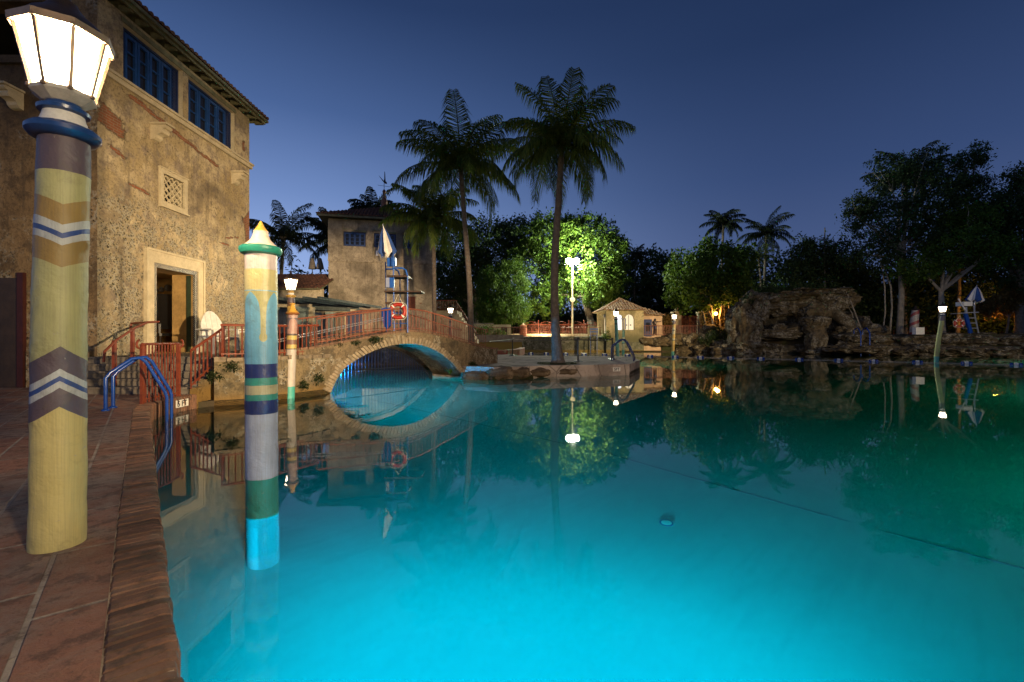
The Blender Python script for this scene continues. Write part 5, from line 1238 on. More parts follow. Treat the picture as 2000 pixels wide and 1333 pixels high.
# floodlight mast
FY=50
e=empty('floodlight_mast',(at(1118,0,FY).x,FY,1.38),'tall pale floodlight mast blazing white in front of the big green tree','floodlight')
x=at(1118,0,FY).x; zt_=at(0,517,FY).z
MB().tube([(x,FY,1.38),(x,FY,zt_)],[.12,.07],14).build('mast',M['cream'],e,smooth=True)
MB().bar((x-.85,FY,zt_),(x+.85,FY,zt_),.08).build('crossarm',M['cream'],e)
for s in (-1,1):
    h=MB().lathe([(.18,-.18),(.38,0),(.38,.12),(.36,.13)],18,Matrix.Translation((x+s*.40,FY-.05,zt_+.34))@Matrix.Rotation(R(90+12*s),4,'X')).build('floodlight_head',M['black'],e,smooth=True)
    MB().lathe([(0,.16),(.22,.155),(.36,.13)],18,Matrix.Translation((x+s*.40,FY-.05,zt_+.34))@Matrix.Rotation(R(90+12*s),4,'X')).build('lens',M['lampwhite'],h,smooth=True)
MB().lathe([(0,-.06),(.28,-.05),(.28,.05),(0,.06)],18,Matrix.Translation((x,FY-.14,at(0,586,FY).z))@Matrix.Rotation(R(90),4,'X')).build('disc',M['cream'],e)
lamp('floodlight','POINT',(x,FY-.75,zt_+.3),(.94,1,.74),15000,.25)
# orange lamp among the stems
p=at(1398,613,43); e=empty('garden_lamp',(p.x,43,1.38),'small glowing orange lamp among the slender stems right of the gate','lamp')
MB().tube([(p.x,43,1.38),(p.x,43,p.z-.15)],.04,8).build('post',M['black'],e); m=MB().lathe([(0,-.16),(.12,-.1),(.16,0),(.12,.1),(0,.16)],14,Matrix.Translation((p.x,43,p.z))).build('globe',M['globeorange'],e,smooth=True)
lamp('garden_lamp_light','POINT',(p.x,42.6,p.z+.1),(1,.45,.08),260,.15)
p=at(1965,612,36); lamp('garden_lamp_light','POINT',(p.x+.5,37.2,p.z+.2),(1,.42,.06),600,.2)
p=at(1232,625,44); lamp('room_light','POINT',(9.9,43.9,3.7),(1,.92,.78),120,.05)
p=at(1170,640,41); lamp('inner_fill_light','POINT',(9.35,44.0,3.5),(1,.74,.40),300,.05)  # added fill hidden inside the pool house, no porch lamp
p=at(1080,640,48); lamp('paving_fill_light','POINT',(3.5,50.2,1.72),(1,.70,.36),700,.15)  # added fill kept low behind the far wall to warm the paving
# parasols beyond the wing
for px,py,yy in ((610,516,31.5),(625,514,31.0)):
    t_=at(px,505,yy); b_=at(px,526,yy)
    e=empty('patio_parasol',(b_.x,yy,.85),'%s pale folded parasol above the dark wing roof'%('left' if px<615 else 'right'),'parasol','folded parasols behind the wing')
    MB().lathe([(.24,0),(.26,.03),(.2,.35),(.1,.72),(0,.78)],14,Matrix.Translation((b_.x,yy,b_.z))).build('canopy',M['conc'],e,smooth=True); MB().tube([(b_.x,yy,.85),(b_.x,yy,b_.z+.05)],.03,8).build('pole',M['black'],e)
# figure on the annex wall
def statue():
    p=at(1280,660,42.2); X=p.x; z0=1.5; Yc=42.25
    e=empty('statue',(X,Yc,z0),'slim dark bronze figure reaching one arm out in front of the annex wall','statue')
    J={'pel':(0,0,.82),'wai':(0,0,.98),'che':(.0,0,1.20),'nec':(0,-.0,1.36),'hed':(.02,0,1.47),'top':(.02,0,1.60),
       'sr':(.14,0,1.30),'er':(.34,-.05,1.26),'hr':(.56,-.06,1.34),'fr':(.64,-.06,1.36),'sl':(-.14,0,1.30),'el':(-.12,-.12,1.08),'hl':(.06,-.2,1.05),
       'kr':(.10,-.02,.45),'ar':(.08,.02,.06),'tr':(.10,-.10,.02),'kl':(-.08,0,.45),'al':(-.12,.03,.06),'tl':(-.12,-.09,.02)}
    names=list(J); E=[('pel','wai'),('wai','che'),('che','nec'),('nec','hed'),('hed','top'),('che','sr'),('sr','er'),('er','hr'),('hr','fr'),('che','sl'),('sl','el'),('el','hl'),('pel','kr'),('kr','ar'),('ar','tr'),('pel','kl'),('kl','al'),('al','tl')]
    Rr={'pel':.13,'wai':.11,'che':.14,'nec':.05,'hed':.085,'top':.06,'sr':.06,'er':.042,'hr':.03,'fr':.025,'sl':.06,'el':.042,'hl':.03,'kr':.06,'ar':.04,'tr':.035,'kl':.06,'al':.04,'tl':.035}
    me=bpy.data.meshes.new('body'); me.from_pydata([J[k] for k in names],[(names.index(a),names.index(b)) for a,b in E],[]); me.update()
    o=bpy.data.objects.new('body',me); COL.objects.link(o); o.parent=e; sk=o.modifiers.new('s','SKIN'); 
    for i,k in enumerate(names): me.skin_vertices[0].data[i].radius=(Rr[k],Rr[k])
    me.skin_vertices[0].data[0].use_root=True
    o.modifiers.new('d','SUBSURF').levels=1; me.materials.append(M['bronze'])
    MB().lathe([(.14,.62),(.16,.75),(.14,.92),(.11,.95)],14).build('shorts',M['navy'],e,local=True,smooth=True)
statue()
# small notice box, bench on the right bank
p=at(1803,648,32); o=MB().box((p.x-.5,32,1.5),(p.x+.1,32.3,2.0)).build('notice_box',M['white'],loc=(p.x,32,1.5)); tag(o,'small white box on the rocks beside the striped pole','box')

# dark boundary fence on the right bank
e=empty('board_fence',(40,44,1.5),'tall dark wooden fence behind the striped pole and the right bank trees','fence')
m=MB(); x=19.5; rg=random.Random(2)
while x<62: m.box((x,44.6-(x-20)*.16,1.3),(x+.17,44.64-(x-20)*.16,4.3+rg.uniform(-.05,.05))); x+=.2
m.build('boards',simple('dark_fence_wood',(.05,.022,.014),.8,.4,3,.4,.01),e)
m=MB(); m.bar((19.5,44.75,2.0),(62,44.75-42.5*.16,2.0),.08,.12).bar((19.5,44.75,3.7),(62,44.75-42.5*.16,3.7),.08,.12); m.build('rail',M['wood'],e)
# ================================================================ ROCKS
def ico(sub):
    bm=bmesh.new(); bmesh.ops.create_icosphere(bm,subdivisions=sub,radius=1); v=np.array([x.co[:] for x in bm.verts]); f=[tuple(q.index for q in p.verts) for p in bm.faces]; bm.free(); return v,f
ICO={k:ico(k) for k in (3,4)}
def rock(mb,c,s,seed,sub=3,amp=.35,freq=1.3,strata=.0):
    v,f=ICO[sub]; c=Vector(c); out=[]
    for p in v:
        P=Vector(p); o=Vector((seed*7.3,seed*3.1,seed*1.7))
        n=noise.fractal(P*freq+o,1.0,2.1,4)*amp+ .5*amp*noise.noise(P*freq*4+o)
        q=P*(1+n); 
        q=Vector((math.copysign(abs(q.x)**.8,q.x),math.copysign(abs(q.y)**.8,q.y),math.copysign(abs(q.z)**.75,q.z)))
        z=q.z*s[2]
        if strata: l=1+.10*math.sin(z*strata+n*4); q.x*=l; q.y*=l
        out.append((c.x+q.x*s[0],c.y+q.y*s[1],c.z+z))
    return mb.add(out,f)
def rpx(mb,px,py,w,h,Y,dep,seed,**k):
    c=at(px,py,Y); k.setdefault('amp',.46); k.setdefault('freq',1.75); return rock(mb,c,(w/2*Y/F,dep,h/2*Y/F),seed,**k)
gr=empty('rock_grotto',at(1540,691,38),'large coral rock grotto with overhanging slab and a standing stone pillar','grotto')
m=MB()
for i,(px,py,w,h,Y,d) in enumerate([(1452,642,52,100,38,1.3),(1440,628,34,64,38.3,1.0),(1472,598,46,52,38,1.1),(1462,655,30,66,37.4,.8),(1484,616,22,38,37.4,.6)]): rpx(m,px,py,w,h,Y,d,i+1,sub=4,strata=3)
m.build('left_buttress',M['rock'],gr,smooth=True)
m=MB()
for i,(px,py,w,h,Y,d) in enumerate([(1525,580,84,18,38,1.3),(1575,573,80,17,38,1.4),(1622,571,66,15,38,1.3),(1645,576,34,13,37.8,.9),(1498,592,60,30,38,1.2),(1548,598,84,34,38.6,1.2),(1520,604,40,30,38,.8),(1586,612,52,46,37.8,1.0),(1622,592,70,38,38,1.3),(1648,588,36,20,37.8,1.0)]): rpx(m,px,py,w,h,Y,d,i+11,sub=4,strata=4)
m.build('overhang',M['rock'],gr,smooth=True)
m=MB()
m.tube([at(1608,580,37.6),at(1618,598,37.4),at(1638,618,37.2),at(1660,632,37.0),at(1672,650,37.0)],[.55,.45,.55,.5,.6],14); b0=len(m.v)
m.v=[tuple(Vector(p)+Vector([noise.noise(Vector(p)*1.5+Vector((k*9,0,0)))*.22 for k in range(3)])) for p in m.v]
for i,(px,py,w,h,Y,d) in enumerate([(1655,660,60,40,37.5,1.2),(1690,664,50,40,36.5,1.1),(1708,650,40,30,36.8,.9)]): rpx(m,px,py,w,h,Y,d,i+31,sub=4)
m.build('right_buttress',M['rock'],gr,smooth=True)
m=MB()
for i,(px,py,w,h,Y,d) in enumerate([(1592,630,46,26,36.3,.7),(1590,645,30,34,36.3,.6),(1594,668,36,52,36.2,.7),(1592,689,50,14,36,.9)]): rpx(m,px,py,w,h,Y,d,i+41,sub=4,amp=.28,strata=5)
m.build('stone_pillar',M['rock'],gr,smooth=True)
m=MB()
for i,(px,py,w,h,Y,d) in enumerate([(1510,653,110,22,37.8,1.1),(1560,645,80,28,38.2,1.0),(1518,642,26,18,37.6,.6),(1470,681,66,30,37,1.0),(1500,684,50,26,36.9,.9),(1425,683,60,24,39,1.0)]): rpx(m,px,py,w,h,Y,d,i+51,sub=4)
m.build('ledge',M['rock'],gr,smooth=True)
m=MB()
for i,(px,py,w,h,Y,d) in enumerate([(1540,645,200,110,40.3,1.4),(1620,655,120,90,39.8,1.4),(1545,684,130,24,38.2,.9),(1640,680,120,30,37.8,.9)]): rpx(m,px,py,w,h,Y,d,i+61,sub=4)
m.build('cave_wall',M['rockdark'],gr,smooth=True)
rng=random.Random(21)
def boulder(px,py,w,h,Y,d,label,mat='rock',group='boulders along the far shore'):
    m=MB(); c=at(px,py,Y); rock(m,c,(w/2*Y/F,d,h/2*Y/F),rng.random()*90,sub=4 if w>30 else 3,strata=2.5)
    o=m.build('boulder',M[mat],loc=(c.x,c.y,c.z-h/2*Y/F),smooth=True); tag(o,label,'boulder',group); return o
LR='rough grey brown boulder along the far shoreline right of the grotto'
LL='rough boulder on the shoreline between the annex and the grotto'
for i,(px,py,w,h,Y,d) in enumerate([(1262,667,30,16,42.2,.5),(1290,668,34,18,42.1,.5),(1318,664,34,24,42,.7),(1345,668,36,30,41.8,.8),(1372,668,34,30,41.5,.8),(1392,660,32,30,41.3,.8),(1412,655,28,28,41,.8),(1405,674,40,26,40.6,.9),(1375,682,50,18,41,.7),(1340,683,44,12,41.6,.5),(1425,664,26,26,40.4,.8),(1385,645,26,22,42.3,.8)]):
    boulder(px,py,w,h,Y,d,'rough boulder between the annex and the grotto, number %s counting rightwards along the shore'%ORD[i],group='boulders between the annex and the grotto')
x=1655; kk=0
while x<2070:
    Y=34.2-(x-1655)*.0125+rng.uniform(-.2,.2)
    boulder(x,684+rng.uniform(-2,2)+(x-1655)*.012,rng.uniform(46,74),rng.uniform(16,24),Y-.1,.9,'grey brown boulder, %s from the left in the waterline row below the right bank'%ORD[kk])
    boulder(x+14,667+rng.uniform(-3,2),rng.uniform(36,66),rng.uniform(18,28),Y+.8,.9,'grey brown boulder, %s from the left in the upper row of the right bank'%ORD[kk])
    if rng.random()<.7: boulder(x+6,657+rng.uniform(-2,2),rng.uniform(24,44),rng.uniform(8,14),Y+1.4,.7,'flat capstone behind the %s upper boulder of the right bank'%ORD[kk])
    kk+=1
    x+=rng.uniform(30,42)
# island rocks
for i,(px,py,w,h,Y,l) in enumerate([(930,738,60,26,13.6,'dark smooth rock at the right foot of the bridge arch'),(975,730,58,30,13.6,'large tan rock at the left end of the island edge'),(1010,728,50,24,13.9,'ribbed tan rock along the front of the island'),(1045,727,56,20,14.3,'low tan rock in front of the island palm'),(1095,725,70,18,14.7,'low dark rock below the island palm')]):
    m=MB(); c=at(px,py,Y); rock(m,c,(w/2*Y/F,.38,h/2*Y/F),i+71,sub=4,amp=.25,freq=1.6); o=m.build('island_rock',M['islandrock'],loc=(c.x,c.y,c.z-h/2*Y/F),smooth=True); tag(o,l,'rock','rocks along the island edge')
# ================================================================ FOLIAGE
def leafmesh(name,pos,size,mat,parent,seed,down=.3,asp=.45,kite=True):
    rg=np.random.default_rng(seed); n=len(pos)
    d=rg.normal(size=(n,3)); d[:,2]-=down; d/=np.linalg.norm(d,axis=1)[:,None]
    u=rg.normal(size=(n,3)); u-= (u*d).sum(1)[:,None]*d; u/=np.linalg.norm(u,axis=1)[:,None]
    s=(size*rg.uniform(.6,1.3,n))[:,None]; w=s*asp*.5
    V=np.empty((n,4,3),dtype=np.float32); V[:,0]=pos; V[:,1]=pos+d*s*.45+u*w; V[:,2]=pos+d*s; V[:,3]=pos+d*s*.45-u*w
    off=np.array(parent.location) if parent is not None else np.zeros(3)
    V=(V-off).reshape(-1,3)
    me=bpy.data.meshes.new(name); me.vertices.add(n*4); me.vertices.foreach_set('co',V.astype(np.float32).ravel())
    me.loops.add(n*4); me.loops.foreach_set('vertex_index',np.arange(n*4,dtype=np.int32)); me.polygons.add(n)
    me.polygons.foreach_set('loop_start',np.arange(0,n*4,4,dtype=np.int32)); me.polygons.foreach_set('loop_total',np.full(n,4,dtype=np.int32)); me.update(calc_edges=True)
    o=bpy.data.objects.new(name,me); COL.objects.link(o); me.materials.append(mat)
    if parent is not None: o.parent=parent
    return o
def crownpos(blobs,n,cr,seed,inner=.45,percl=34):
    rg=np.random.default_rng(seed); vol=np.array([(b[3]*b[4]*b[5])**(2/3) for b in blobs]); vol/=vol.sum(); out=[]
    for b,wt in zip(blobs,vol):
        nc=max(3,int(n*wt/percl)); d=rg.normal(size=(nc,3)); d/=np.linalg.norm(d,axis=1)[:,None]
        r=(inner+(1.04-inner)*rg.random(nc)**.55)[:,None]; lump=1+.20*np.sin(d[:,0:1]*5+seed)*np.cos(d[:,2:3]*6+seed*.7)
        c=np.array(b[:3])+d*r*lump*np.array(b[3:6])
        p=np.repeat(c,percl,axis=0)+rg.normal(size=(nc*percl,3))*cr*np.repeat(rg.uniform(.5,1.4,nc),percl)[:,None]
        out.append(p)
    return np.concatenate(out)
def tree(name,label,basepx,baseY,basez,blobs,n,size,cr,mat,bark,seed,tr=.25,forks=None,cat='tree',group=None,down=.3,inner=.45,stems=None,asp=.45):
    b=at(basepx,0,baseY); base=Vector((b.x,baseY,basez)); e=empty(name,base,label,cat,group)
    B=[]
    for px,py,rx,rz,Y,ry in blobs:
        c=at(px,py,Y); B.append((c.x,c.y,c.z,rx*Y/F,ry,rz*Y/F))
    leafmesh('crown',crownpos(B,n,cr,seed,inner),size,mat,e,seed,down,asp)
    rg=random.Random(seed); m=MB(); cz=sum(q[2] for q in B)/len(B); cx=sum(q[0] for q in B)/len(B); lowz=min(q[2]-q[5]*.3 for q in B)
    fork=Vector(((cx+base.x*2)/3,baseY,basez+(lowz-basez)*.75)) if forks is None else at(*forks)
    m.tube([base,base.lerp(fork,.5)+Vector((rg.uniform(-.15,.15),0,0)),fork],[tr*1.25,tr,tr*.8],10)
    for s in (stems or []):
        pts=[at(*q) for q in s[:-1]]; m.tube(pts,[s[-1]*(1-.4*i/len(pts)) for i in range(len(pts))],8)
    for q in B:
        c=Vector(q[:3]); mid=fork.lerp(c,.5)+Vector((rg.uniform(-.4,.4),rg.uniform(-.3,.3),rg.uniform(0,.5))); m.tube([fork,mid,c],[tr*.6,tr*.38,tr*.15],7)
        for k in range(4):
            d=Vector((rg.uniform(-1,1)*q[3],rg.uniform(-1,1)*q[4],rg.uniform(-.5,1)*q[5]))*.85; m.tube([mid.lerp(c,.5),c+d*.5+Vector((0,0,.1)),c+d],[tr*.22,tr*.12,tr*.05],5)
    m.build('trunk',bark,e,smooth=True); return e
tree('broadleaf_tree','huge bright green tree lit by the floodlight in front of it',1165,53,1.38,[(1150,520,66,66,53,4.2),(1185,560,36,44,52.5,2.5),(1080,470,62,50,54.5,4),(1140,455,60,34,55,4),(1045,525,50,60,54,3.5),(1195,500,28,50,54,3),(1065,585,34,30,53,2.5),(1100,560,30,36,54.6,2),(1165,575,30,26,51.5,2)],40000,.38,.27,M['leaf'],M['treebark'],3,tr=.4,forks=(1140,580,54))
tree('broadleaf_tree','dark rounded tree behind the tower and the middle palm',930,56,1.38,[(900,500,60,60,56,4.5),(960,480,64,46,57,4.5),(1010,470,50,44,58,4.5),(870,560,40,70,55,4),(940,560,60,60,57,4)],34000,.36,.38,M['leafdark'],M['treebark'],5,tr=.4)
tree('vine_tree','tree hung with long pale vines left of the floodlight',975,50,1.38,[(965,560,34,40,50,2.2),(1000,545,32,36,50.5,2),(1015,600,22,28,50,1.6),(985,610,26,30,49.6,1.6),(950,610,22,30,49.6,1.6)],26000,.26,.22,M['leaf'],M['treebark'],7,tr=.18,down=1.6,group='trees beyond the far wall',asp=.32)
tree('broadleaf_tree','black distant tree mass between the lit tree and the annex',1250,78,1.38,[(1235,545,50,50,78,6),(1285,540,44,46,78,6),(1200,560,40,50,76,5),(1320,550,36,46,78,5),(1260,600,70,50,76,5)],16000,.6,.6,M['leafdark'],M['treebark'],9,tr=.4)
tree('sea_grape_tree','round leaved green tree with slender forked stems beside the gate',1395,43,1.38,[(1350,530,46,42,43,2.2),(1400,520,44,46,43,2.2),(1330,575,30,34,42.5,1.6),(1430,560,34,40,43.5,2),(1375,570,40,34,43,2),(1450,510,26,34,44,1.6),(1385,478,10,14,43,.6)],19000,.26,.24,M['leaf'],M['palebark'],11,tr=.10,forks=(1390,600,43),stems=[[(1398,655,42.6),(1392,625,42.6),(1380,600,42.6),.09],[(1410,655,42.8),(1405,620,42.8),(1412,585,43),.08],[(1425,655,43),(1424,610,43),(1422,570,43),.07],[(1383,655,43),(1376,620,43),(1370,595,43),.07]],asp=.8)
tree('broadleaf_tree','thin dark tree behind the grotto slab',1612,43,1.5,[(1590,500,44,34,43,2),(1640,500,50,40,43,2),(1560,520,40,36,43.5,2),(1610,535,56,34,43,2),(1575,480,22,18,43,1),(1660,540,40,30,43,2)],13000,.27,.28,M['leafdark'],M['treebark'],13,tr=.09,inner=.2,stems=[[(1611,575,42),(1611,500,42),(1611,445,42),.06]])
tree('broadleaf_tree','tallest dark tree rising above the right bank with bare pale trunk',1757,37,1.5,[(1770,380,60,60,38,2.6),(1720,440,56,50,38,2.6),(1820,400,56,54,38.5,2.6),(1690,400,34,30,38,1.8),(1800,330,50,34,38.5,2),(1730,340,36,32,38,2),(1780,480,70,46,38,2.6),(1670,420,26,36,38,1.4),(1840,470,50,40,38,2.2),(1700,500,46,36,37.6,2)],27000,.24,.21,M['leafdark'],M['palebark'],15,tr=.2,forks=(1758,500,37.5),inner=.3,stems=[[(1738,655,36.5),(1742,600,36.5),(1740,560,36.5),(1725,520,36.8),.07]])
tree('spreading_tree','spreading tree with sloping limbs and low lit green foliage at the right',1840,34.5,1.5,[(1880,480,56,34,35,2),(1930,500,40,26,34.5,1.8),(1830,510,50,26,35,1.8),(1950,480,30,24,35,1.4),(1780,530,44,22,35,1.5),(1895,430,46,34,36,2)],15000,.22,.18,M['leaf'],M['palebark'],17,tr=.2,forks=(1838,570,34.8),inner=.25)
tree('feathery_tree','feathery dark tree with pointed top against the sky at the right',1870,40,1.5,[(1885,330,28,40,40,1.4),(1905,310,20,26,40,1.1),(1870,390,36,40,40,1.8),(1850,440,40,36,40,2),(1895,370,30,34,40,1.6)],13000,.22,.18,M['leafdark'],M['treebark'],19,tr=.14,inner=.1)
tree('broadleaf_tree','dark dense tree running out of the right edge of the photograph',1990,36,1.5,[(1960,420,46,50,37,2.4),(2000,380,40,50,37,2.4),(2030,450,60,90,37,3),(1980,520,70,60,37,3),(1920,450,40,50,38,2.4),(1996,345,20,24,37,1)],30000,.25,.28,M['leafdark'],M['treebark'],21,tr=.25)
# understory along the right bank and behind: a mass nobody could count
def mass(name,blobs,n,size,cr,mat,seed,label,cat):
    B=[]
    for px,py,rx,rz,Y,ry in blobs: c=at(px,py,Y); B.append((c.x,c.y,c.z,rx*Y/F,ry,rz*Y/F))
    o=leafmesh(name,crownpos(B,n,cr,seed,.1),size,mat,None,seed); tag(o,label,cat,kind='stuff'); return o
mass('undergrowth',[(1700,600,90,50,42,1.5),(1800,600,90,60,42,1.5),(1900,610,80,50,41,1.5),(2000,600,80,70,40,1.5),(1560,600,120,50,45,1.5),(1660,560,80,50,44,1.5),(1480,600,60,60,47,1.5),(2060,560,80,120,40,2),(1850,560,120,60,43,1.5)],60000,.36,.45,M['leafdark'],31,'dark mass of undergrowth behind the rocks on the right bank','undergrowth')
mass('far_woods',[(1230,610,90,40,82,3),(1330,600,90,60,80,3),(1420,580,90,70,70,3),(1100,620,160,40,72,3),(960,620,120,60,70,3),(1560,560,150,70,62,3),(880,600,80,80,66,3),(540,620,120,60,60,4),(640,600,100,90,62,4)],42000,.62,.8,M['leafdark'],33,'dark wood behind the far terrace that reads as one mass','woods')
e=tree('hedge','dry golden brown foliage lit by an orange lamp at the right edge',1965,36,1.5,[(1950,598,40,16,36.5,.8),(1985,580,30,22,36.5,.8),(2010,596,30,24,36.5,.9),(1930,605,20,10,36.5,.6)],9000,.24,.2,M['dryleaf'],M['treebark'],35,tr=.08,cat='shrub')
e=tree('shrub','yellow green bush glowing between the annex and the gate pillar',1303,45,1.38,[(1303,635,10,22,45,.6)],2500,.2,.15,M['dryleaf'],M['treebark'],36,tr=.05,cat='shrub')
e=tree('shrub','bamboo like shrub glowing orange around the garden lamp',1410,44.5,1.38,[(1412,620,24,26,44.5,.7),(1385,625,14,20,44.5,.6)],3500,.2,.16,M['dryleaf'],M['palebark'],38,tr=.04,cat='shrub',stems=[[(1404,655,44),(1406,600,44),.05],[(1416,655,44),(1414,590,44),.05],[(1430,655,44),(1432,590,44),.05]])
for i,(px,py,w,h,Y,n,l) in enumerate([(1186,655,6,8,41.6,260,'small ivy clump on the corner of the pool house'),(985,650,0,0,0,0,'')]):
    if n: e=tree('shrub',l,px,Y,1.2,[(px,py,w,h,Y,.3)],n,.16,.12,M['leaf'],M['treebark'],40+i,tr=.02,cat='shrub')
e=tree('shrub','low green planting in front of the pale garden wall',955,45.5,1.38,[(945,647,18,9,45.5,.5),(975,651,14,5,45.5,.5),(925,648,14,8,45.5,.5)],2600,.18,.14,M['leaf'],M['treebark'],44,tr=.03,cat='shrub')
# plants on the bridge and pool wall
def clump(px,py,w,h,Y,n,label,mat='moss',seed=1,name='wall_plant',size=.05):
    c=at(px,py,Y); e=empty(name,c,label,'plant','plants growing on the old stonework')
    p=crownpos([(c.x,c.y,c.z,w/2*Y/F,.07,h/2*Y/F)],n,.03,seed,.1,12); leafmesh('leaves',p,size,M[mat],e,seed,.8)
    m=MB(); 
    for k in range(5): m.tube([c,c+Vector((random.uniform(-.05,.05),-.05,random.uniform(-.08,.04)))],.004,4)
    m.build('stem',M['treebark'],e)
random.seed(4)
clump(922,718,24,30,14.3,900,'bushy fern on the right haunch of the bridge arch',seed=2,size=.06)
clump(730,664,36,8,11.0,420,'moss tufts under the brick coping left of the arch crown',seed=3)
clump(655,672,28,9,10.3,380,'moss tufts on the left shoulder of the bridge',seed=4)
clump(690,668,26,8,10.6,320,'dark moss patch in the middle of the left bridge shoulder',seed=5)
clump(420,735,26,20,8.15,620,'fern growing from the side of the entrance steps',seed=6)
clump(452,716,24,24,8.25,560,'ivy spilling over the corner of the pool wall',seed=7)
clump(620,740,22,18,9.75,300,'dark tuft on the bridge wall just left of the arch',seed=8)
clump(594,752,16,14,9.4,240,'small dark tuft low on the wall behind the bell-capped pole',seed=9)
c=at(879,732,13.7); e=empty('spider_plant',c,'bright green strappy plant at the waterline under the arch','plant')
m=MB(); rg=random.Random(6)
for k in range(16):
    a=rg.uniform(0,2*PI); L=rg.uniform(.12,.28); d=Vector((math.cos(a),math.sin(a)*.5,0)); p0=c; p1=c+d*L*.5+Vector((0,0,L*.7)); p2=c+d*L+Vector((0,0,L*.35)); s=Vector((-d.y,d.x,0)).normalized()*.012
    m.add([p0-s,p0+s,p1+s,p1-s,p2],[(0,1,2,3),(3,2,4)])
m.build('leaves',M['leaf'],e)
# moss skirt at the palm foot
# ================================================================ PALMS
def frond(mb,p0,az,el,L,droop,rng,nl=44,leaf=.55,width=.032,hang=.5):
    p=Vector(p0); N=16; P=[p.copy()]; D=[]
    sw=rng.uniform(-.25,.25)
    for i in range(N):
        s=i/N; e=el-droop*(s**1.25); a=az+sw*s; d=Vector((math.cos(a)*math.cos(e),math.sin(a)*math.cos(e),math.sin(e))); D.append(d); p=p+d*(L/N); P.append(p.copy())
    D.append(D[-1])
    mb.tube(P,[.028*L/2.6*(1-.85*i/N)+.004 for i in range(N+1)],5,cap=False)
    for i in range(nl):
        s=.10+.90*(i+rng.random()*.5)/nl; k=min(N-1,int(s*N)); f=s*N-k; q=P[k].lerp(P[k+1],min(1,f)); d=D[k]
        side=d.cross(Vector((0,0,1))); side=side.normalized() if side.length>.05 else Vector((math.sin(az),-math.cos(az),0))
        ll=leaf*(.35+.85*math.sin(PI*min(1,s*.86+.12))**.7)*rng.uniform(.85,1.1); tip=.30+.9*s
        up=side.cross(d)
        for sg in (-1,1):
            v=(side*sg*1.0+d*(tip+rng.uniform(-.22,.22))+up*rng.uniform(0,.34)).normalized(); v1=(v+Vector((0,0,-hang*.6))).normalized(); v2=(v+Vector((0,0,-hang*2.6-rng.uniform(0,1.0)))).normalized()
            w=d*(width/2); a=q; b=q+v1*ll*.5; c=b+v2*ll*.5; w2=w*.8
            mb.add([a-w*.5,a+w*.5,b+w2,b-w2,c],[(0,1,2,3),(3,2,4)])
def palm(label,base,pts,Y,nf,L,seed,mat,bark,r0,r1,leaf=.5,separate=True,group='palms',width=.032,up=.0,nl=44):
    """pts: trunk centre line in pixels at depth Y, last = crown heart"""
    P=[at(px,py,Y) for px,py in pts]; P[0]=Vector(base); e=empty('palm_tree',P[0],label,'palm',group); rng=random.Random(seed)
    # smooth trunk with ring scars
    Q=[]; n=46
    for i in range(n+1):
        u=i/n*(len(P)-1); k=min(len(P)-2,int(u)); f=u-k; p_1=P[max(0,k-1)]; p0=P[k]; p1=P[k+1]; p2=P[min(len(P)-1,k+2)]
        q=(p0*2+(p1-p_1)*f+(p_1*2-p0*5+p1*4-p2)*f*f+(p0*3-p_1-p1*3+p2)*f**3)*.5; Q.append(q)
    rr=[]
    for i in range(n+1):
        u=i/n; r=r1+(r0*.62-r1)*(1-u)+(r0*.5)*math.exp(-u*14); rr.append(r*(1+.05*(i%2)))
    MB().tube(Q,rr,14).build('trunk',bark,e,smooth=False)
    h=Q[-1]; 
    hb=MB(); 
    for k in range(14):
        a=k*2.4; d=Vector((math.cos(a),math.sin(a),.9)).normalized(); hb.tube([h-Vector((0,0,r1*1.5)),h+d*r1*2.2+Vector((0,0,.05)),h+d*r1*4+Vector((0,0,.15))],[r1*.7,r1*.5,r1*.2],6)
    hb.build('crownshaft',M['dryleaf'] if mat is M['palmleaf'] else M['treebark'],e)
    allm=MB()
    for k in range(nf):
        az=k*2.39996+rng.uniform(-.2,.2); t=k/nf; el=R(82)-t*R(98)+rng.uniform(-.22,.22)+up; dr=R(66)+t*R(42)+rng.uniform(-.3,.3); l=L*rng.uniform(.86,1.08)*(1-.12*t)
        m=MB() if separate else allm
        frond(m,h+Vector((math.cos(az),math.sin(az),.6))*r1*.8,az,el,l,dr,rng,nl,leaf,width,.55+.6*t)
        if separate: m.build('frond',mat,e)
    if not separate: allm.build('crown',mat,e)
    return e
b=gx(1088,710,.36); palm('tallest coconut palm with bent trunk growing on the paved island',(b.x,15.2,.34),[(1088,711),(1084,620),(1084,500),(1092,380),(1097,292)],15.2,34,2.6,2,M['palmleaf'],M['bark'],.24,.088,leaf=.72,nl=72,width=.042,group='coconut palms by the bridge')
palm('coconut palm leaning left behind the right end of the bridge',(at(922,0,18).x,18,.34),[(922,697),(917,560),(908,440),(900,330)],18,30,3.0,17,M['palmleaf'],M['bark'],.18,.085,leaf=.82,nl=68,width=.048,group='coconut palms by the bridge')
palm('smaller coconut palm in front of the right side of the stucco tower',(at(849,0,22).x,22,.85),[(849,675),(848,560),(846,432)],22,26,2.7,8,M['palmleaf'],M['bark'],.15,.10,leaf=.75,nl=60,width=.06,group='coconut palms by the bridge')
PG='distant palms seen dark against the sky'
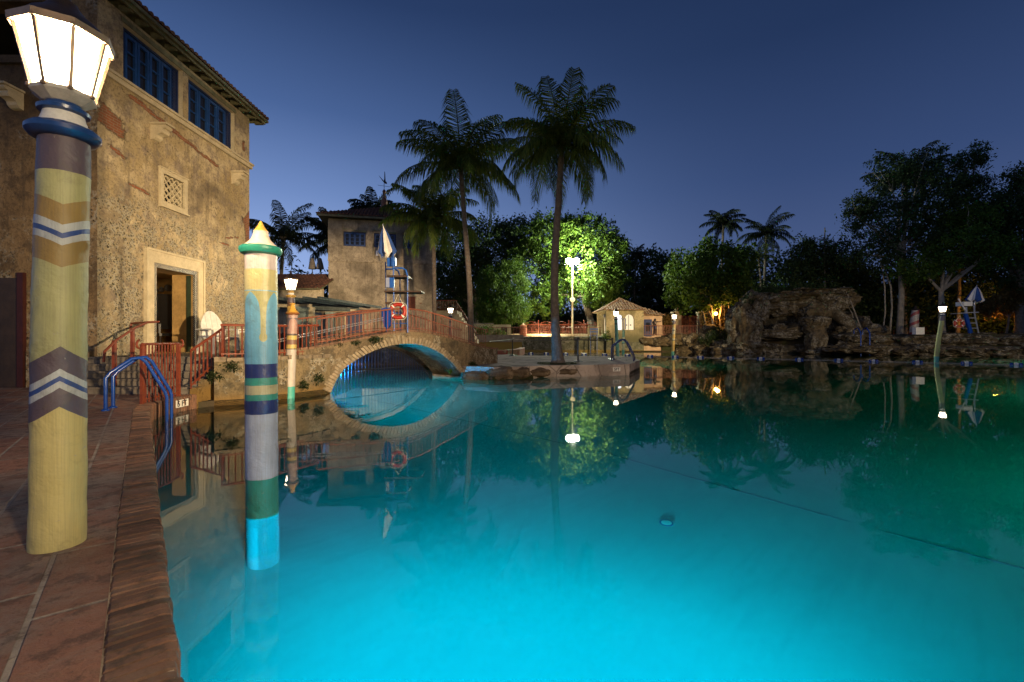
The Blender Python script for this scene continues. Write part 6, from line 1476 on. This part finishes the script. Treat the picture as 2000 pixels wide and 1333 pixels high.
for i,(px,py,Y,L,nf,l,z) in enumerate([(553,470,36,3.6,24,'dark palm between the ochre building and the tower',.85),(655,480,35,3.2,22,'dark palm partly hidden behind the left edge of the tower',.85),(728,415,40,2.6,20,'palm crown showing above the tower roof',.85),(1413,440,52,2.6,20,'left of the two tall palms behind the sea grape tree',1.38),(1497,462,50,3.4,22,'right of the two tall palms, beside the grotto',1.38),(1243,500,74,2.6,18,'tiny palm tops on the dark skyline',1.38),(1770,350,41,3.6,24,'palm buried in the tall tree on the right bank',1.5),(655,455,43,2.4,16,'palm tip peeping over the left corner of the tower roof',.85)]):
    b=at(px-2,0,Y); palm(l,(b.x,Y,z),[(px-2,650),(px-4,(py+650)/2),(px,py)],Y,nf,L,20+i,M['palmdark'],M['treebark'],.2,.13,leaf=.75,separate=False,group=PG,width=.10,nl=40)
palm('young yellow green palm below the right distant palm',(at(1487,0,46).x,46,1.38),[(1487,640),(1486,560),(1482,505)],46,16,1.8,41,M['palmleaf'],M['treebark'],.12,.08,leaf=.55,separate=False,group=PG,width=.06,nl=24)
# moss ring at the island palm
c=Vector((at(1088,0,15.2).x,15.2,.36)); e=empty('moss_bed',c,'ring of green moss around the foot of the island palm','moss')
m=MB().lathe([(.0,.05),(.35,.05),(.52,.025),(.60,.0)],26,Matrix.Scale(1.0,4)); 
m.v=[(x*1.15,y*1.1,z+noise.noise(Vector((x*5,y*5,0)))*.015) for x,y,z in m.v]; m.build('soil',simple('mossy_soil',(.06,.06,.02),.95,.4,12,.9,.02),e,local=True,smooth=True)
rg=np.random.default_rng(4); a=rg.random(1500)*2*PI; r=.25+.33*rg.random(1500)**.7; p=np.stack([c.x+np.cos(a)*r*1.15,c.y+np.sin(a)*r*1.1,np.full(1500,.38)],1); leafmesh('moss_tufts',p,.035,M['moss'],e,9,-1.5)
bpy.context.view_layer.update()

e=tree('shrub','ferns and roots hanging over the top slab of the grotto',1540,37.3,4.6,[(1515,566,30,7,37.5,.5),(1590,562,40,6,37.5,.5),(1470,585,18,10,37.4,.4)],3600,.16,.14,M['leafdark'],M['treebark'],61,tr=.03,cat='shrub',down=1.0)
e=tree('shrub','dark shrub growing on the rubble left of the grotto',1412,39.6,1.4,[(1402,655,20,14,39.9,.4),(1430,668,14,10,39.6,.3),(1378,664,12,10,40,.3)],2600,.14,.12,M['leafdark'],M['treebark'],62,tr=.03,cat='shrub')

for i,(l,ps,r) in enumerate([('thin pale bamboo stem leaning right from the grotto slab',[(1648,560,37),(1662,590,36.6),(1681,640,36.2)],.045),('thinner bamboo stem leaning beside the grotto',[(1652,592,37.4),(1664,612,37),(1671,640,36.6)],.03),('tall bare white stem right of the grotto with a slight bend',[(1718,500,37),(1728,560,36.8),(1729,610,36.5),(1724,652,36.4)],.05)]):
    q=[at(*p) for p in ps]; o=MB().tube(q,[r*.7]+[r]*(len(q)-1),8).build('bamboo_stem',M['palebark'],loc=q[-1],smooth=True); tag(o,l,'stem','bare stems beside the grotto')
